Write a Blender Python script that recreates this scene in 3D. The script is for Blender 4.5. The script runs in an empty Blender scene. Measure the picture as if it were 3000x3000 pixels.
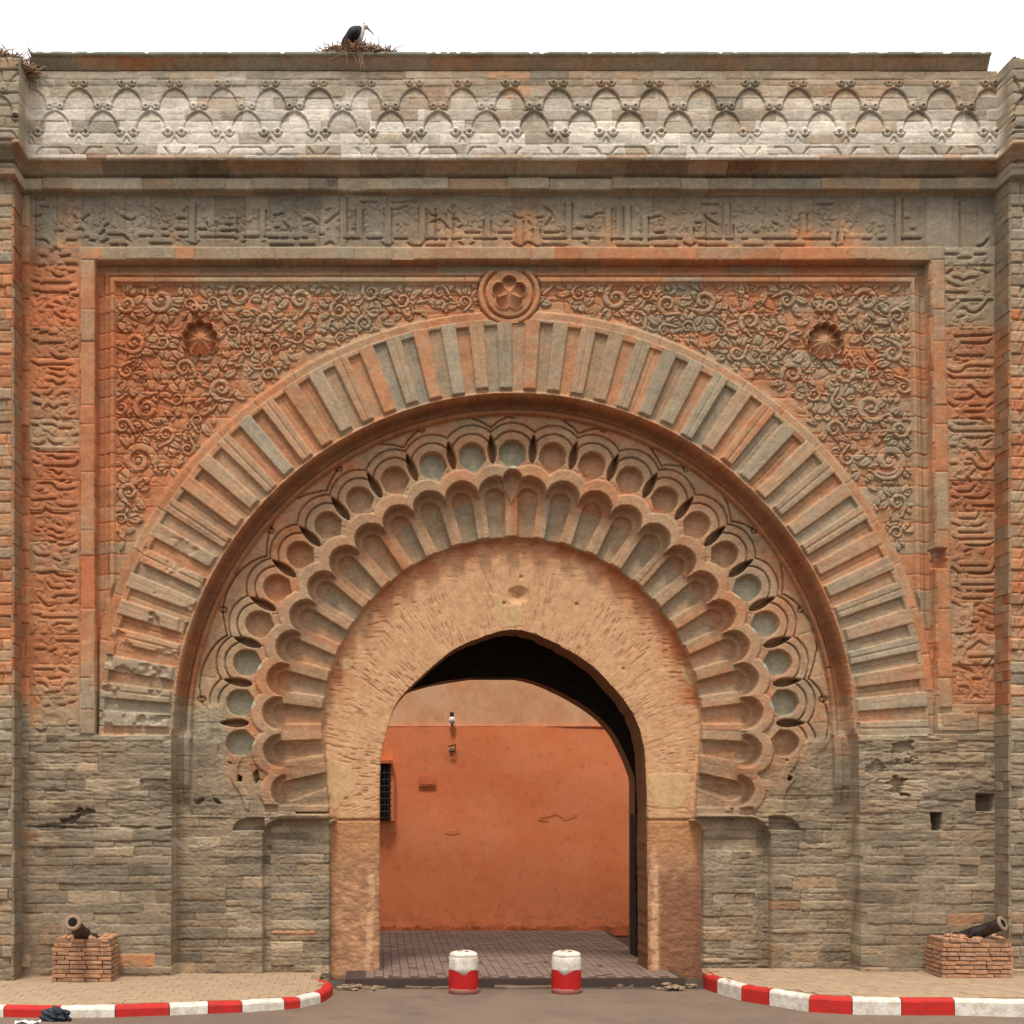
import bpy, bmesh, math, random
import numpy as np
from mathutils import Vector, Matrix
R = random.Random(7)
sc = bpy.context.scene
col = sc.collection
# ---------------------------------------------------------------- camera, world, sun, exposure
S = 130.0                      # photo units per metre on the wall plane
DC = 20.0                      # camera distance from the wall plane
VX, VY = 715.0, 1500.0         # vanishing point of the view
GY = 1843.0                    # wall base
cd = bpy.data.cameras.new('camera'); cam = bpy.data.objects.new('camera', cd); col.objects.link(cam)
cam.location = ((VX-966)/S, -DC, (GY-VY)/S); cam.rotation_euler = (math.pi/2, 0, 0)
cd.sensor_width = 36; cd.lens = 36*DC/(1932/S); cd.shift_x = (966-VX)/1932; cd.shift_y = (VY-966)/1932
cd.clip_end = 3000; cd.clip_start = .1
sc.camera = cam
SUN_E, SUN_A = math.radians(66), math.radians(-14)   # elevation, azimuth left of the camera axis
w = bpy.data.worlds.new('World'); sc.world = w; w.use_nodes = True
nt = w.node_tree; bg = nt.nodes['Background']
sky = nt.nodes.new('ShaderNodeTexSky'); sky.sky_type = 'NISHITA'; sky.sun_disc = False
sky.sun_elevation = SUN_E; sky.sun_rotation = math.pi + SUN_A; sky.dust_density = 5
sk = nt.nodes.new('ShaderNodeVectorMath'); sk.operation = 'SCALE'; sk.inputs['Scale'].default_value = .10
mx = nt.nodes.new('ShaderNodeMix'); mx.data_type = 'RGBA'; mx.inputs[0].default_value = .88   # closed cloud deck over the blue
mx.inputs[7].default_value = (1.0, .995, 1.0, 1)
tcw = nt.nodes.new('ShaderNodeTexCoord'); sx = nt.nodes.new('ShaderNodeSeparateXYZ'); ma = nt.nodes.new('ShaderNodeMath'); ma.operation = 'MULTIPLY_ADD'; ma.use_clamp = False
mz = nt.nodes.new('ShaderNodeMath'); mz.operation = 'MAXIMUM'; mz.inputs[1].default_value = 0
nt.links.new(tcw.outputs['Generated'], sx.inputs[0]); nt.links.new(sx.outputs['Z'], mz.inputs[0]); nt.links.new(mz.outputs[0], ma.inputs[0])
ma.inputs[1].default_value = 2.0; ma.inputs[2].default_value = 1.0      # overcast sky: three times brighter overhead than at the horizon
cz = nt.nodes.new('ShaderNodeVectorMath'); cz.operation = 'SCALE'; cz.inputs[0].default_value = (.50, .498, .503)
nt.links.new(ma.outputs[0], cz.inputs['Scale']); nt.links.new(cz.outputs[0], mx.inputs[7])
nt.links.new(sky.outputs[0], sk.inputs[0]); nt.links.new(sk.outputs[0], mx.inputs[6]); nt.links.new(mx.outputs[2], bg.inputs[0])
bg.inputs[1].default_value = .74
sl = bpy.data.lights.new('sun', 'SUN'); sl.energy = 1.5; sl.angle = math.radians(10); sl.color = (1, .95, .87)
so = bpy.data.objects.new('sun', sl); col.objects.link(so)
d = Vector((math.sin(SUN_A)*math.cos(SUN_E), -math.cos(SUN_A)*math.cos(SUN_E), math.sin(SUN_E)))
so.rotation_euler = d.to_track_quat('Z', 'Y').to_euler(); so.location = (-4, -10, 25)
sc.view_settings.view_transform = 'Standard'; sc.view_settings.look = 'None'
sc.view_settings.gamma = 1; sc.view_settings.use_curve_mapping = False; sc.view_settings.exposure = 1.0
# ---------------------------------------------------------------- helpers
def lin(c):
    c = np.asarray(c, float)/255
    return np.where(c <= .04045, c/12.92, ((c+.055)/1.055)**2.4)
def wpt(x, y, h=0.0):          # world point from wall coordinates and height in front of the wall
    return ((x-966)/S, -h, (GY-y)/S)
def unp(x, y, Y=0.0):          # world point seen at photo position (x, y) lying at depth Y
    f = (DC+Y)/DC
    return ((VX-966)/S + (x-VX)*f/S, Y, (GY-VY)/S - (y-VY)*f/S)
def gnd(x, y, z=0.0):          # point on the ground (height z) seen at photo position
    f = ((GY-VY)/S - z)*S/(y-VY)
    return ((VX-966)/S + (x-VX)*f/S, DC*f-DC, z)
def W(v, h, c):                # photo coordinate -> wall coordinate for a layer at height h
    return c + (v-c)*(DC-h)/DC
def tag(o, label=None, cat=None, group=None, kind=None):
    if label: o['label'] = label
    if cat: o['category'] = cat
    if group: o['group'] = group
    if kind: o['kind'] = kind
    return o
def empty(name, loc=(0, 0, 0), rz=0):
    o = bpy.data.objects.new(name, None); o.location = loc; o.rotation_euler.z = rz; o.empty_display_size = .2
    col.objects.link(o); return o
def mesh_obj(name, me, mat, parent=None, loc=None):
    if mat and not me.materials: me.materials.append(mat)
    o = bpy.data.objects.new(name, me); col.objects.link(o)
    if parent: o.parent = parent
    if loc is not None: o.location = loc
    return o
def bm_obj(name, bm, mat, parent=None, smooth=False, loc=None):
    me = bpy.data.meshes.new(name); bm.to_mesh(me); bm.free()
    if smooth:
        for p in me.polygons: p.use_smooth = True
    return mesh_obj(name, me, mat, parent, loc)
def box(bm, x0, x1, y0, y1, z0, z1, M=None):
    v = [bm.verts.new((x, y, z)) for x in (x0, x1) for y in (y0, y1) for z in (z0, z1)]
    for f in ((0, 1, 3, 2), (4, 6, 7, 5), (0, 4, 5, 1), (2, 3, 7, 6), (0, 2, 6, 4), (1, 5, 7, 3)):
        bm.faces.new([v[i] for i in f])
    if M is not None: bmesh.ops.transform(bm, matrix=M, verts=v)
    return v
def tube(bm, pts, rad, seg=6, cap=True):
    rings = []
    for i, p in enumerate(pts):
        p = Vector(p); a = Vector(pts[max(i-1, 0)]); b = Vector(pts[min(i+1, len(pts)-1)])
        t = (b-a).normalized(); u = t.orthogonal().normalized() if i == 0 else (u - t*u.dot(t)).normalized(); v = t.cross(u)
        r = rad[i] if hasattr(rad, '__len__') else rad
        rings.append([bm.verts.new(p+(u*math.cos(k*2*math.pi/seg)+v*math.sin(k*2*math.pi/seg))*r) for k in range(seg)])
    for a, b in zip(rings, rings[1:]):
        for k in range(seg): bm.faces.new((a[k], a[(k+1) % seg], b[(k+1) % seg], b[k]))
    if cap: bm.faces.new(rings[0][::-1]); bm.faces.new(rings[-1])
def lathe(bm, prof, seg=32):   # prof: (r, z)
    rings = [[bm.verts.new((r*math.cos(k*2*math.pi/seg), r*math.sin(k*2*math.pi/seg), z)) for k in range(seg)] for r, z in prof]
    for a, b in zip(rings, rings[1:]):
        for k in range(seg): bm.faces.new((a[k], a[(k+1) % seg], b[(k+1) % seg], b[k]))
    bm.faces.new(rings[0][::-1]); bm.faces.new(rings[-1])
def mat(name, c, rough=.85, noise=.18, scale=6.0, bump=.15, tint=False, c2=None, metal=0, fine=60.0, bdist=.01, stain=0, band=False):
    m = bpy.data.materials.new(name); m.use_nodes = True; t = m.node_tree; N = t.nodes; L = t.links
    b = N['Principled BSDF']; b.inputs['Roughness'].default_value = rough; b.inputs['Metallic'].default_value = metal
    b.inputs['Specular IOR Level'].default_value = .25
    tc = N.new('ShaderNodeNewGeometry')
    n1 = N.new('ShaderNodeTexNoise'); n1.inputs['Scale'].default_value = scale; n1.inputs['Detail'].default_value = 6; n1.inputs['Roughness'].default_value = .65
    n2 = N.new('ShaderNodeTexNoise'); n2.inputs['Scale'].default_value = fine; n2.inputs['Detail'].default_value = 4
    L.new(tc.outputs['Position'], n1.inputs['Vector']); L.new(tc.outputs['Position'], n2.inputs['Vector'])
    if tint:
        src = N.new('ShaderNodeAttribute'); src.attribute_name = 'tint'; base = src.outputs['Color']
    else:
        src = N.new('ShaderNodeMix'); src.data_type = 'RGBA'
        src.inputs[6].default_value = (*lin(c)*.79, 1); src.inputs[7].default_value = (*lin(c2 if c2 is not None else c)*.79, 1)
        rr = N.new('ShaderNodeMapRange'); rr.inputs[1].default_value = .42; rr.inputs[2].default_value = .6
        L.new(n1.outputs['Fac'], rr.inputs[0]); L.new(rr.outputs[0], src.inputs[0]); base = src.outputs[2]
    mr = N.new('ShaderNodeMapRange'); mr.inputs[1].default_value = .25; mr.inputs[2].default_value = .75
    mr.inputs[3].default_value = 1-noise; mr.inputs[4].default_value = 1+noise
    ad = N.new('ShaderNodeMath'); ad.operation = 'ADD'; hf = N.new('ShaderNodeMath'); hf.operation = 'MULTIPLY'; hf.inputs[1].default_value = .5
    L.new(n1.outputs['Fac'], ad.inputs[0]); L.new(n2.outputs['Fac'], ad.inputs[1]); L.new(ad.outputs[0], hf.inputs[0]); L.new(hf.outputs[0], mr.inputs[0])
    mul = N.new('ShaderNodeVectorMath'); mul.operation = 'SCALE'
    L.new(base, mul.inputs[0]); L.new(mr.outputs[0], mul.inputs['Scale']); L.new(mul.outputs[0], b.inputs['Base Color'])
    bp = N.new('ShaderNodeBump'); bp.inputs['Strength'].default_value = bump; bp.inputs['Distance'].default_value = bdist
    L.new(ad.outputs[0], bp.inputs['Height']); L.new(bp.outputs[0], b.inputs['Normal'])
    if stain:
        n3 = N.new('ShaderNodeTexNoise'); n3.inputs['Scale'].default_value = stain; n3.inputs['Detail'].default_value = 5; n3.inputs['Roughness'].default_value = .7
        L.new(tc.outputs['Position'], n3.inputs['Vector'])
        r3 = N.new('ShaderNodeMapRange'); r3.inputs[1].default_value = .56; r3.inputs[2].default_value = .72; r3.inputs[3].default_value = 1; r3.inputs[4].default_value = .74
        L.new(n3.outputs['Fac'], r3.inputs[0]); m2 = N.new('ShaderNodeVectorMath'); m2.operation = 'SCALE'; L.new(mul.outputs[0], m2.inputs[0]); L.new(r3.outputs[0], m2.inputs['Scale'])
        last = m2
        if band:                                      # splash marks along the foot of the wall
            sp = N.new('ShaderNodeSeparateXYZ'); L.new(tc.outputs['Position'], sp.inputs[0])
            b1 = N.new('ShaderNodeMapRange'); b1.inputs[1].default_value = .75; b1.inputs[2].default_value = .15; b1.inputs[3].default_value = 0; b1.inputs[4].default_value = 1
            L.new(sp.outputs['Z'], b1.inputs[0]); n4 = N.new('ShaderNodeTexNoise'); n4.inputs['Scale'].default_value = 2.6; n4.inputs['Detail'].default_value = 7; n4.inputs['Roughness'].default_value = .75
            mpg = N.new('ShaderNodeMapping'); mpg.inputs['Scale'].default_value = (1, 1, 2.2); L.new(tc.outputs['Position'], mpg.inputs[0]); L.new(mpg.outputs[0], n4.inputs['Vector'])
            b2 = N.new('ShaderNodeMapRange'); b2.inputs[1].default_value = .46; b2.inputs[2].default_value = .66; b2.inputs[3].default_value = 0; b2.inputs[4].default_value = .42
            L.new(n4.outputs['Fac'], b2.inputs[0]); b3 = N.new('ShaderNodeMath'); b3.operation = 'MULTIPLY'; L.new(b1.outputs[0], b3.inputs[0]); L.new(b2.outputs[0], b3.inputs[1])
            b4 = N.new('ShaderNodeMix'); b4.data_type = 'RGBA'; b4.inputs[7].default_value = (*lin((150, 92, 66))*.79, 1); L.new(b3.outputs[0], b4.inputs[0]); L.new(last.outputs[0], b4.inputs[6]); L.new(b4.outputs[2], b.inputs['Base Color'])
        else: L.new(last.outputs[0], b.inputs['Base Color'])
    return m
M = dict(
 stone=mat('carved_stone', None, tint=True, noise=.30, scale=9, fine=55, bump=.28),
 rubble=mat('rubble_core', (120, 95, 70), noise=.3),
 dark=mat('shade_dark_plaster', (48, 36, 30), noise=.3, c2=(30, 24, 20)),  # near-black colour paints in the darkness of the unlit vestibule
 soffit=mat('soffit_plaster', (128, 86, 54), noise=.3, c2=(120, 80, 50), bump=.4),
 red=mat('red_plaster', (255, 152, 102), noise=.10, scale=.9, fine=14, c2=(246, 138, 86), bump=.25, stain=5.5, band=True),
 redold=mat('red_plaster_worn', (232, 126, 76), noise=.2, scale=3, fine=30, c2=(170, 92, 55), bump=.5),
 pale=mat('pale_plaster', (252, 196, 152), noise=.07, scale=1.5, fine=20, c2=(240, 174, 126), bump=.2, stain=4),
 asphalt=mat('asphalt', (133, 113, 96), noise=.30, scale=.8, fine=70, c2=(115, 97, 83), bump=.3, stain=2.2),
 paver=mat('pavement_paver', (182, 155, 124), noise=.14, scale=2.5, fine=80, c2=(170, 142, 114), bump=.2, stain=3.5),
 grout=mat('pavement_joint', (158, 128, 98), noise=.15),
 ppaver=mat('passage_paver', (142, 118, 104), noise=.2, scale=1.8, fine=70, c2=(122, 100, 86), bump=.2),
 pgrout=mat('passage_joint', (78, 62, 52), noise=.2),
 kred=mat('red_kerb_paint', (208, 44, 36), noise=.26, scale=7, fine=40, rough=.7, c2=(176, 44, 36), bump=.4),
 kwhite=mat('white_kerb_paint', (240, 232, 218), noise=.20, scale=9, fine=38, rough=.7, c2=(206, 192, 172), bump=.4),
 conc=mat('concrete', (150, 126, 100), noise=.2),
 iron=mat('old_iron', (50, 44, 42), noise=.3, rough=.55, scale=20, c2=(74, 58, 50), metal=.3),
 bore=mat('bore', (12, 11, 10), noise=.1),
 muzz=mat('worn_muzzle', (150, 122, 98), noise=.2, rough=.6),
 brick=mat('brick', (188, 148, 118), noise=.2, scale=14, fine=90, c2=(160, 116, 90), bump=.5),
 brick2=mat('pale_brick', (198, 150, 112), noise=.2, scale=14, fine=90, c2=(176, 124, 90), bump=.5),
 mortar=mat('mortar', (150, 116, 88), noise=.25),
 twig=mat('twig', (142, 108, 82), noise=.3, scale=30, c2=(178, 146, 118)),
 black=mat('black_feather', (26, 24, 27), noise=.3, scale=20, rough=.6),
 white=mat('white_feather', (232, 226, 220), noise=.05, scale=20),
 beak=mat('beak', (132, 78, 56), noise=.1, rough=.5),
 bag=mat('black_plastic', (22, 24, 30), noise=.3, rough=.35, scale=12, c2=(40, 52, 66)),
 paper=mat('paper', (226, 222, 214), noise=.05),
 lamp=mat('lamp_white', (236, 232, 224), noise=.05, rough=.4),
 wood=mat('dark_wood', (46, 34, 28), noise=.3, scale=12),
)
# ---------------------------------------------------------------- numeric helpers for the carved wall
rng = np.random.default_rng(11)
def vn(x, y, sx, sy=None, seed=0):
    sy = sy or sx
    g = np.random.default_rng(seed).random((257, 257))
    u = x/sx+1000.3; v = y/sy+1000.7
    i = np.floor(u).astype(int); j = np.floor(v).astype(int); a = u-i; b = v-j; a = a*a*(3-2*a); b = b*b*(3-2*b)
    i0 = i % 256; j0 = j % 256; i1 = (i+1) % 256; j1 = (j+1) % 256
    return (g[i0, j0]*(1-a)+g[i1, j0]*a)*(1-b)+(g[i0, j1]*(1-a)+g[i1, j1]*a)*b
def fbm(x, y, s, seed=0, ay=1.0):
    return (vn(x, y, s, s*ay, seed)*.5+vn(x, y, s/2, s*ay/2, seed+1)*.28+vn(x, y, s/4, s*ay/4, seed+2)*.22)
ss = lambda d, w=1.8: np.clip(d/w+.5, 0, 1)     # d > 0 inside
lerp = lambda a, b, t: a+(b-a)*t
STEP = 1.6
gx = np.arange(-120, 2052, STEP); gy = np.arange(100, GY+34, STEP)
X, Y = np.meshgrid(gx, gy); NX, NY = len(gx), len(gy)
def layer(h):
    f = DC/(DC-h); return VX+(X-VX)*f, VY+(Y-VY)*f
_lab = [0]
LN = {}      # label -> (name)
LAB = np.zeros(X.shape, np.int32)
JD = np.full(X.shape, 99.0)          # distance to nearest joint
def rows_blocks(mask, px, py, ys, lmin, lmax, name, wob=1.5, seed=0, jd=True):
    """courses with random joints -> labels and joint distance inside mask"""
    global LAB, JD
    r = random.Random(seed); m = np.nonzero(mask)
    x = px[m]+(vn(px[m], py[m], 40, 40, seed+5)-.5)*2*wob; y = py[m]+(vn(px[m], py[m], 60, 30, seed+6)-.5)*2*wob
    ys = np.array(ys); ri = np.searchsorted(ys, y)
    jdv = np.full(x.shape, 99.0); lab = np.zeros(x.shape, np.int32)
    x0, x1 = x.min()-5, x.max()+5
    dy = np.abs(y[:, None]-ys[None, :]).min(1) if len(ys) else jdv
    for k in range(len(ys)+1):
        s = ri == k
        if not s.any(): continue
        cuts = []; c = x0+r.uniform(0, lmax)
        while c < x1: cuts.append(c); c += r.uniform(lmin, lmax)
        cuts = np.array(cuts) if cuts else np.array([x1])
        ci = np.searchsorted(cuts, x[s]); dx = np.abs(x[s][:, None]-cuts[None, :]).min(1)
        base = _lab[0]+1; lab[s] = base+ci
        for q in range(base, base+len(cuts)+1): LN[q] = name
        _lab[0] = base+len(cuts)
        jdv[s] = dx
    LAB[m] = lab; JD[m] = np.minimum(jdv, dy) if jd else 99
def polar_blocks(mask, cx, cy, px, py, rs, pitch, off, name, jd=True, seed=0):
    m = np.nonzero(mask); dx = px[m]-cx; dy = cy-py[m]; rad = np.hypot(dx, dy); th = np.degrees(np.arctan2(dx, dy))
    ti = np.floor((th-off)/pitch).astype(int); rs = np.array(rs, float)
    ri = np.searchsorted(rs, rad) if len(rs) else np.zeros(rad.shape, int)
    ti -= ti.min(); n = ti.max()+1
    base = _lab[0]+1; LAB[m] = base+ri*n+ti
    for q in range(base, base+n*(len(rs)+1)): LN[q] = name
    _lab[0] = base+n*(len(rs)+1)
    fr = (th-off)/pitch; fr = np.abs(fr-np.round(fr))*pitch*math.pi/180*rad
    if len(rs): fr = np.minimum(fr, np.abs(rad[:, None]-rs[None, :]).min(1))
    JD[m] = fr if jd else 99
def smooth(q):
    if len(q) < 3: return q
    out = []
    for i in range(len(q)-1):
        p0, p1, p2, p3 = [np.array(q[min(max(i+k, 0), len(q)-1)]) for k in (-1, 0, 1, 2)]
        n = max(1, int(np.hypot(*(p2-p1))/3))
        for t in np.arange(n)/n: out.append(tuple(.5*((2*p1)+(p2-p0)*t+(2*p0-5*p1+4*p2-p3)*t*t+(3*p1-p0-3*p2+p3)*t**3)))
    return out+[tuple(q[-1])]
def strokes(lists, r, up=True):
    """distance to traced lower edges, each moved up by r, so the raised band casts its shadow on the trace"""
    D = np.full(X.shape, 99.0)
    for ox, oy, sc_, polys in lists:
        for p in polys:
            q = [(ox+p[i]/sc_, oy+p[i+1]/sc_-(r if up else 0)) for i in range(0, len(p)-1, 2)]
            for (x0, y0), (x1, y1) in zip(q, q[1:]):
                pad = r+6
                a0 = max(int((min(x0, x1)-pad-gx[0])/STEP), 0); a1 = min(int((max(x0, x1)+pad-gx[0])/STEP)+2, NX)
                b0 = max(int((min(y0, y1)-pad-gy[0])/STEP), 0); b1 = min(int((max(y0, y1)+pad-gy[0])/STEP)+2, NY)
                if a0 >= a1 or b0 >= b1: continue
                xx = X[b0:b1, a0:a1]; yy = Y[b0:b1, a0:a1]; vx, vy = x1-x0, y1-y0; L = vx*vx+vy*vy+1e-9
                t = np.clip(((xx-x0)*vx+(yy-y0)*vy)/L, 0, 1)
                dd = np.hypot(xx-x0-t*vx, yy-y0-t*vy)
                D[b0:b1, a0:a1] = np.minimum(D[b0:b1, a0:a1], dd)
    return D
def below(lists, R_=12.0, scale=1.0):
    """0..1 field: full just under each traced edge, fading out downwards, nothing above the edge"""
    F = np.zeros(X.shape)
    for ox, oy, sc_, polys in lists:
        for p in polys:
            q = smooth([(ox+p[i]/sc_, oy+p[i+1]/sc_) for i in range(0, len(p)-1, 2)])
            Lt = sum(math.dist(a, b) for a, b in zip(q, q[1:])); La = 0
            for (x0, y0), (x1, y1) in zip(q, q[1:]):
                pad = R_+2
                a0 = max(int((min(x0, x1)-pad-gx[0])/STEP), 0); a1 = min(int((max(x0, x1)+pad-gx[0])/STEP)+2, NX)
                b0 = max(int((min(y0, y1)-pad-gy[0])/STEP), 0); b1 = min(int((max(y0, y1)+pad-gy[0])/STEP)+2, NY)
                if a0 >= a1 or b0 >= b1: continue
                xx = X[b0:b1, a0:a1]; yy = Y[b0:b1, a0:a1]; vx, vy = x1-x0, y1-y0
                L = math.hypot(vx, vy)+1e-9; nx, ny = -vy/L, vx/L
                if ny < 0: nx, ny = -nx, -ny
                t = np.clip(((xx-x0)*vx+(yy-y0)*vy)/(L*L), 0, 1)
                dx = xx-x0-t*vx; dy = yy-y0-t*vy; dd = np.hypot(dx, dy); sgn = dx*nx+dy*ny
                along = np.hypot(np.maximum(dd*dd-sgn*sgn, 0)**.5, 0)
                tp = min(1, .35+min(La+L/2, Lt-La-L/2)/7); La += L
                f = tp*ss(sgn, 1.8)*np.clip(1-dd/(R_*tp), 0, 1)*np.clip(1-along/2.5, 0, 1)
                F[b0:b1, a0:a1] = np.maximum(F[b0:b1, a0:a1], f)
    return F
def box_sdf(px, py, x0, x1, y0, y1):   # >0 inside
    return np.minimum(np.minimum(px-x0, x1-px), np.minimum(py-y0, y1-py))
def poly_sdf(px, py, P):               # >0 inside
    P = np.array(P); Dm = np.full(px.shape, 1e9); ins = np.zeros(px.shape, bool)
    for (x0, y0), (x1, y1) in zip(P, np.roll(P, -1, 0)):
        vx, vy = x1-x0, y1-y0
        t = np.clip(((px-x0)*vx+(py-y0)*vy)/(vx*vx+vy*vy+1e-9), 0, 1)
        Dm = np.minimum(Dm, np.hypot(px-x0-t*vx, py-y0-t*vy))
        if y1 != y0: ins ^= ((py < y0) != (py < y1)) & (px < x0+(py-y0)*vx/vy)
    return np.where(ins, Dm, -Dm)
# traced carving: (origin x, origin y, scale, lower-edge polylines)
TOP = [
(0,360.6,6,[[385,80,505,80],[450,160,545,165],[380,275,455,260],[920,310,1000,250],[845,270,870,310],[860,435,905,410,945,435],[665,440,705,438],[395,540,510,545,560,600],[740,590,755,545,860,545],[1215,492,1340,490,1410,500,1480,565],[1380,275,1480,315,1530,290],[1175,390,1220,365],[1125,480,1170,430],[1140,565,1215,540],[1260,600,1340,600],[1380,600,1430,600],[1580,500,1640,498],[1670,495,1715,495],[1700,580,1930,580],[1840,495,1900,495],[1840,420,1885,420],[960,510,1000,510],[1010,540,1070,545],[1780,185,1810,215],[555,680,600,640,650,635,690,670]]),
(322,360.6,6,[[135,215,180,165],[80,295,160,295],[60,418,175,420],[310,418,400,418],[415,350,425,400],[95,505,185,508],[75,550,100,545],[190,560,215,580,290,580,310,560],[325,508,700,508,720,560],[625,365,700,365],[570,437,750,430],[685,295,710,295],[810,565,845,550],[835,510,1000,510],[1060,510,1220,520],[1250,520,1320,515],[1040,565,1065,560],[1165,265,1275,240],[1185,405,1225,405],[1290,350,1330,400,1300,440],[1130,598,1385,598],[1465,598,1625,598],[1400,525,1450,525],[1490,520,1545,520],[1510,310,1590,310,1660,370],[1755,350,1890,240],[1760,205,1805,185],[1690,485,1735,485],[1740,600,1810,565,1860,600]]),
(644,360.6,6,[[30,525,195,525],[300,525,460,525],[600,525,745,525],[950,525,1095,525],[1130,528,1205,525],[1250,525,1355,525],[1500,525,1760,525],[1840,525,1930,525],[465,570,500,600,560,600,590,560],[755,570,800,600,900,600,945,550],[590,195,660,185,700,165,760,155],[1000,230,1030,260,1100,260],[1005,350,1120,310,1240,430],[1250,295,1310,300,1350,350],[1220,210,1240,245],[1240,165,1285,150],[1325,400,1365,380],[1410,455,1570,455],[960,600,1180,600],[1340,570,1380,590],[1460,590,1500,570],[1560,405,1590,400],[1850,345,1885,325],[1780,455,1930,455],[225,110,400,115],[580,115,850,100]]),
(966,360.6,6,[[20,250,70,290,130,290],[10,570,100,615,160,570,210,570,290,610,350,595,640,600],[190,330,215,365],[290,290,345,280],[360,160,440,210,480,290],[380,370,440,290],[370,455,525,455],[360,527,620,525],[700,525,810,527],[820,280,905,280,960,240,1045,235],[735,410,805,415],[895,515,990,525],[815,575,850,590],[1120,527,1270,525],[1345,525,1480,525],[1545,525,1745,520],[1200,605,1550,605],[1625,460,1715,455],[1555,290,1680,270],[1620,610,1870,610],[1870,525,1930,525]]),
(1288,360.6,6,[[155,525,435,525],[500,525,570,525],[680,525,735,525],[910,525,1290,525],[1380,525,1680,525],[20,570,90,610,150,570],[190,600,500,600],[240,250,300,300,420,370],[330,245,370,240],[155,350,205,350],[700,600,910,600],[815,455,860,455],[1040,350,1080,370],[1060,600,1380,600],[1345,240,1375,235],[1700,590,1750,600],[220,132,400,132],[1520,135,1700,135],[1780,600,1810,595]]),
(1610,360.6,6,[[120,527,200,527],[550,525,765,525],[300,527,370,527],[1070,705,1200,705],[1350,705,1490,705],[600,300,620,300],[665,420,695,420],[1410,610,1480,590,1530,530]])]
SHAFT = [(362,380,456),(495,395,446),(648,372,460),(678,395,446),(732,392,459),(797,392,456),(815,392,455),(849,402,460),(981,415,460),(1013,432,459),(1073,383,458),(1148,392,461),(1185,387,450),(1218,408,458),(1303,428,460),(1378,422,446),(1517,402,445),(1575,437,458),(1587,445,458),(440,410,440),(1169,388,445),(920,415,445),(1372,380,445),(1697,372,462),(1806,380,468)]
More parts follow.
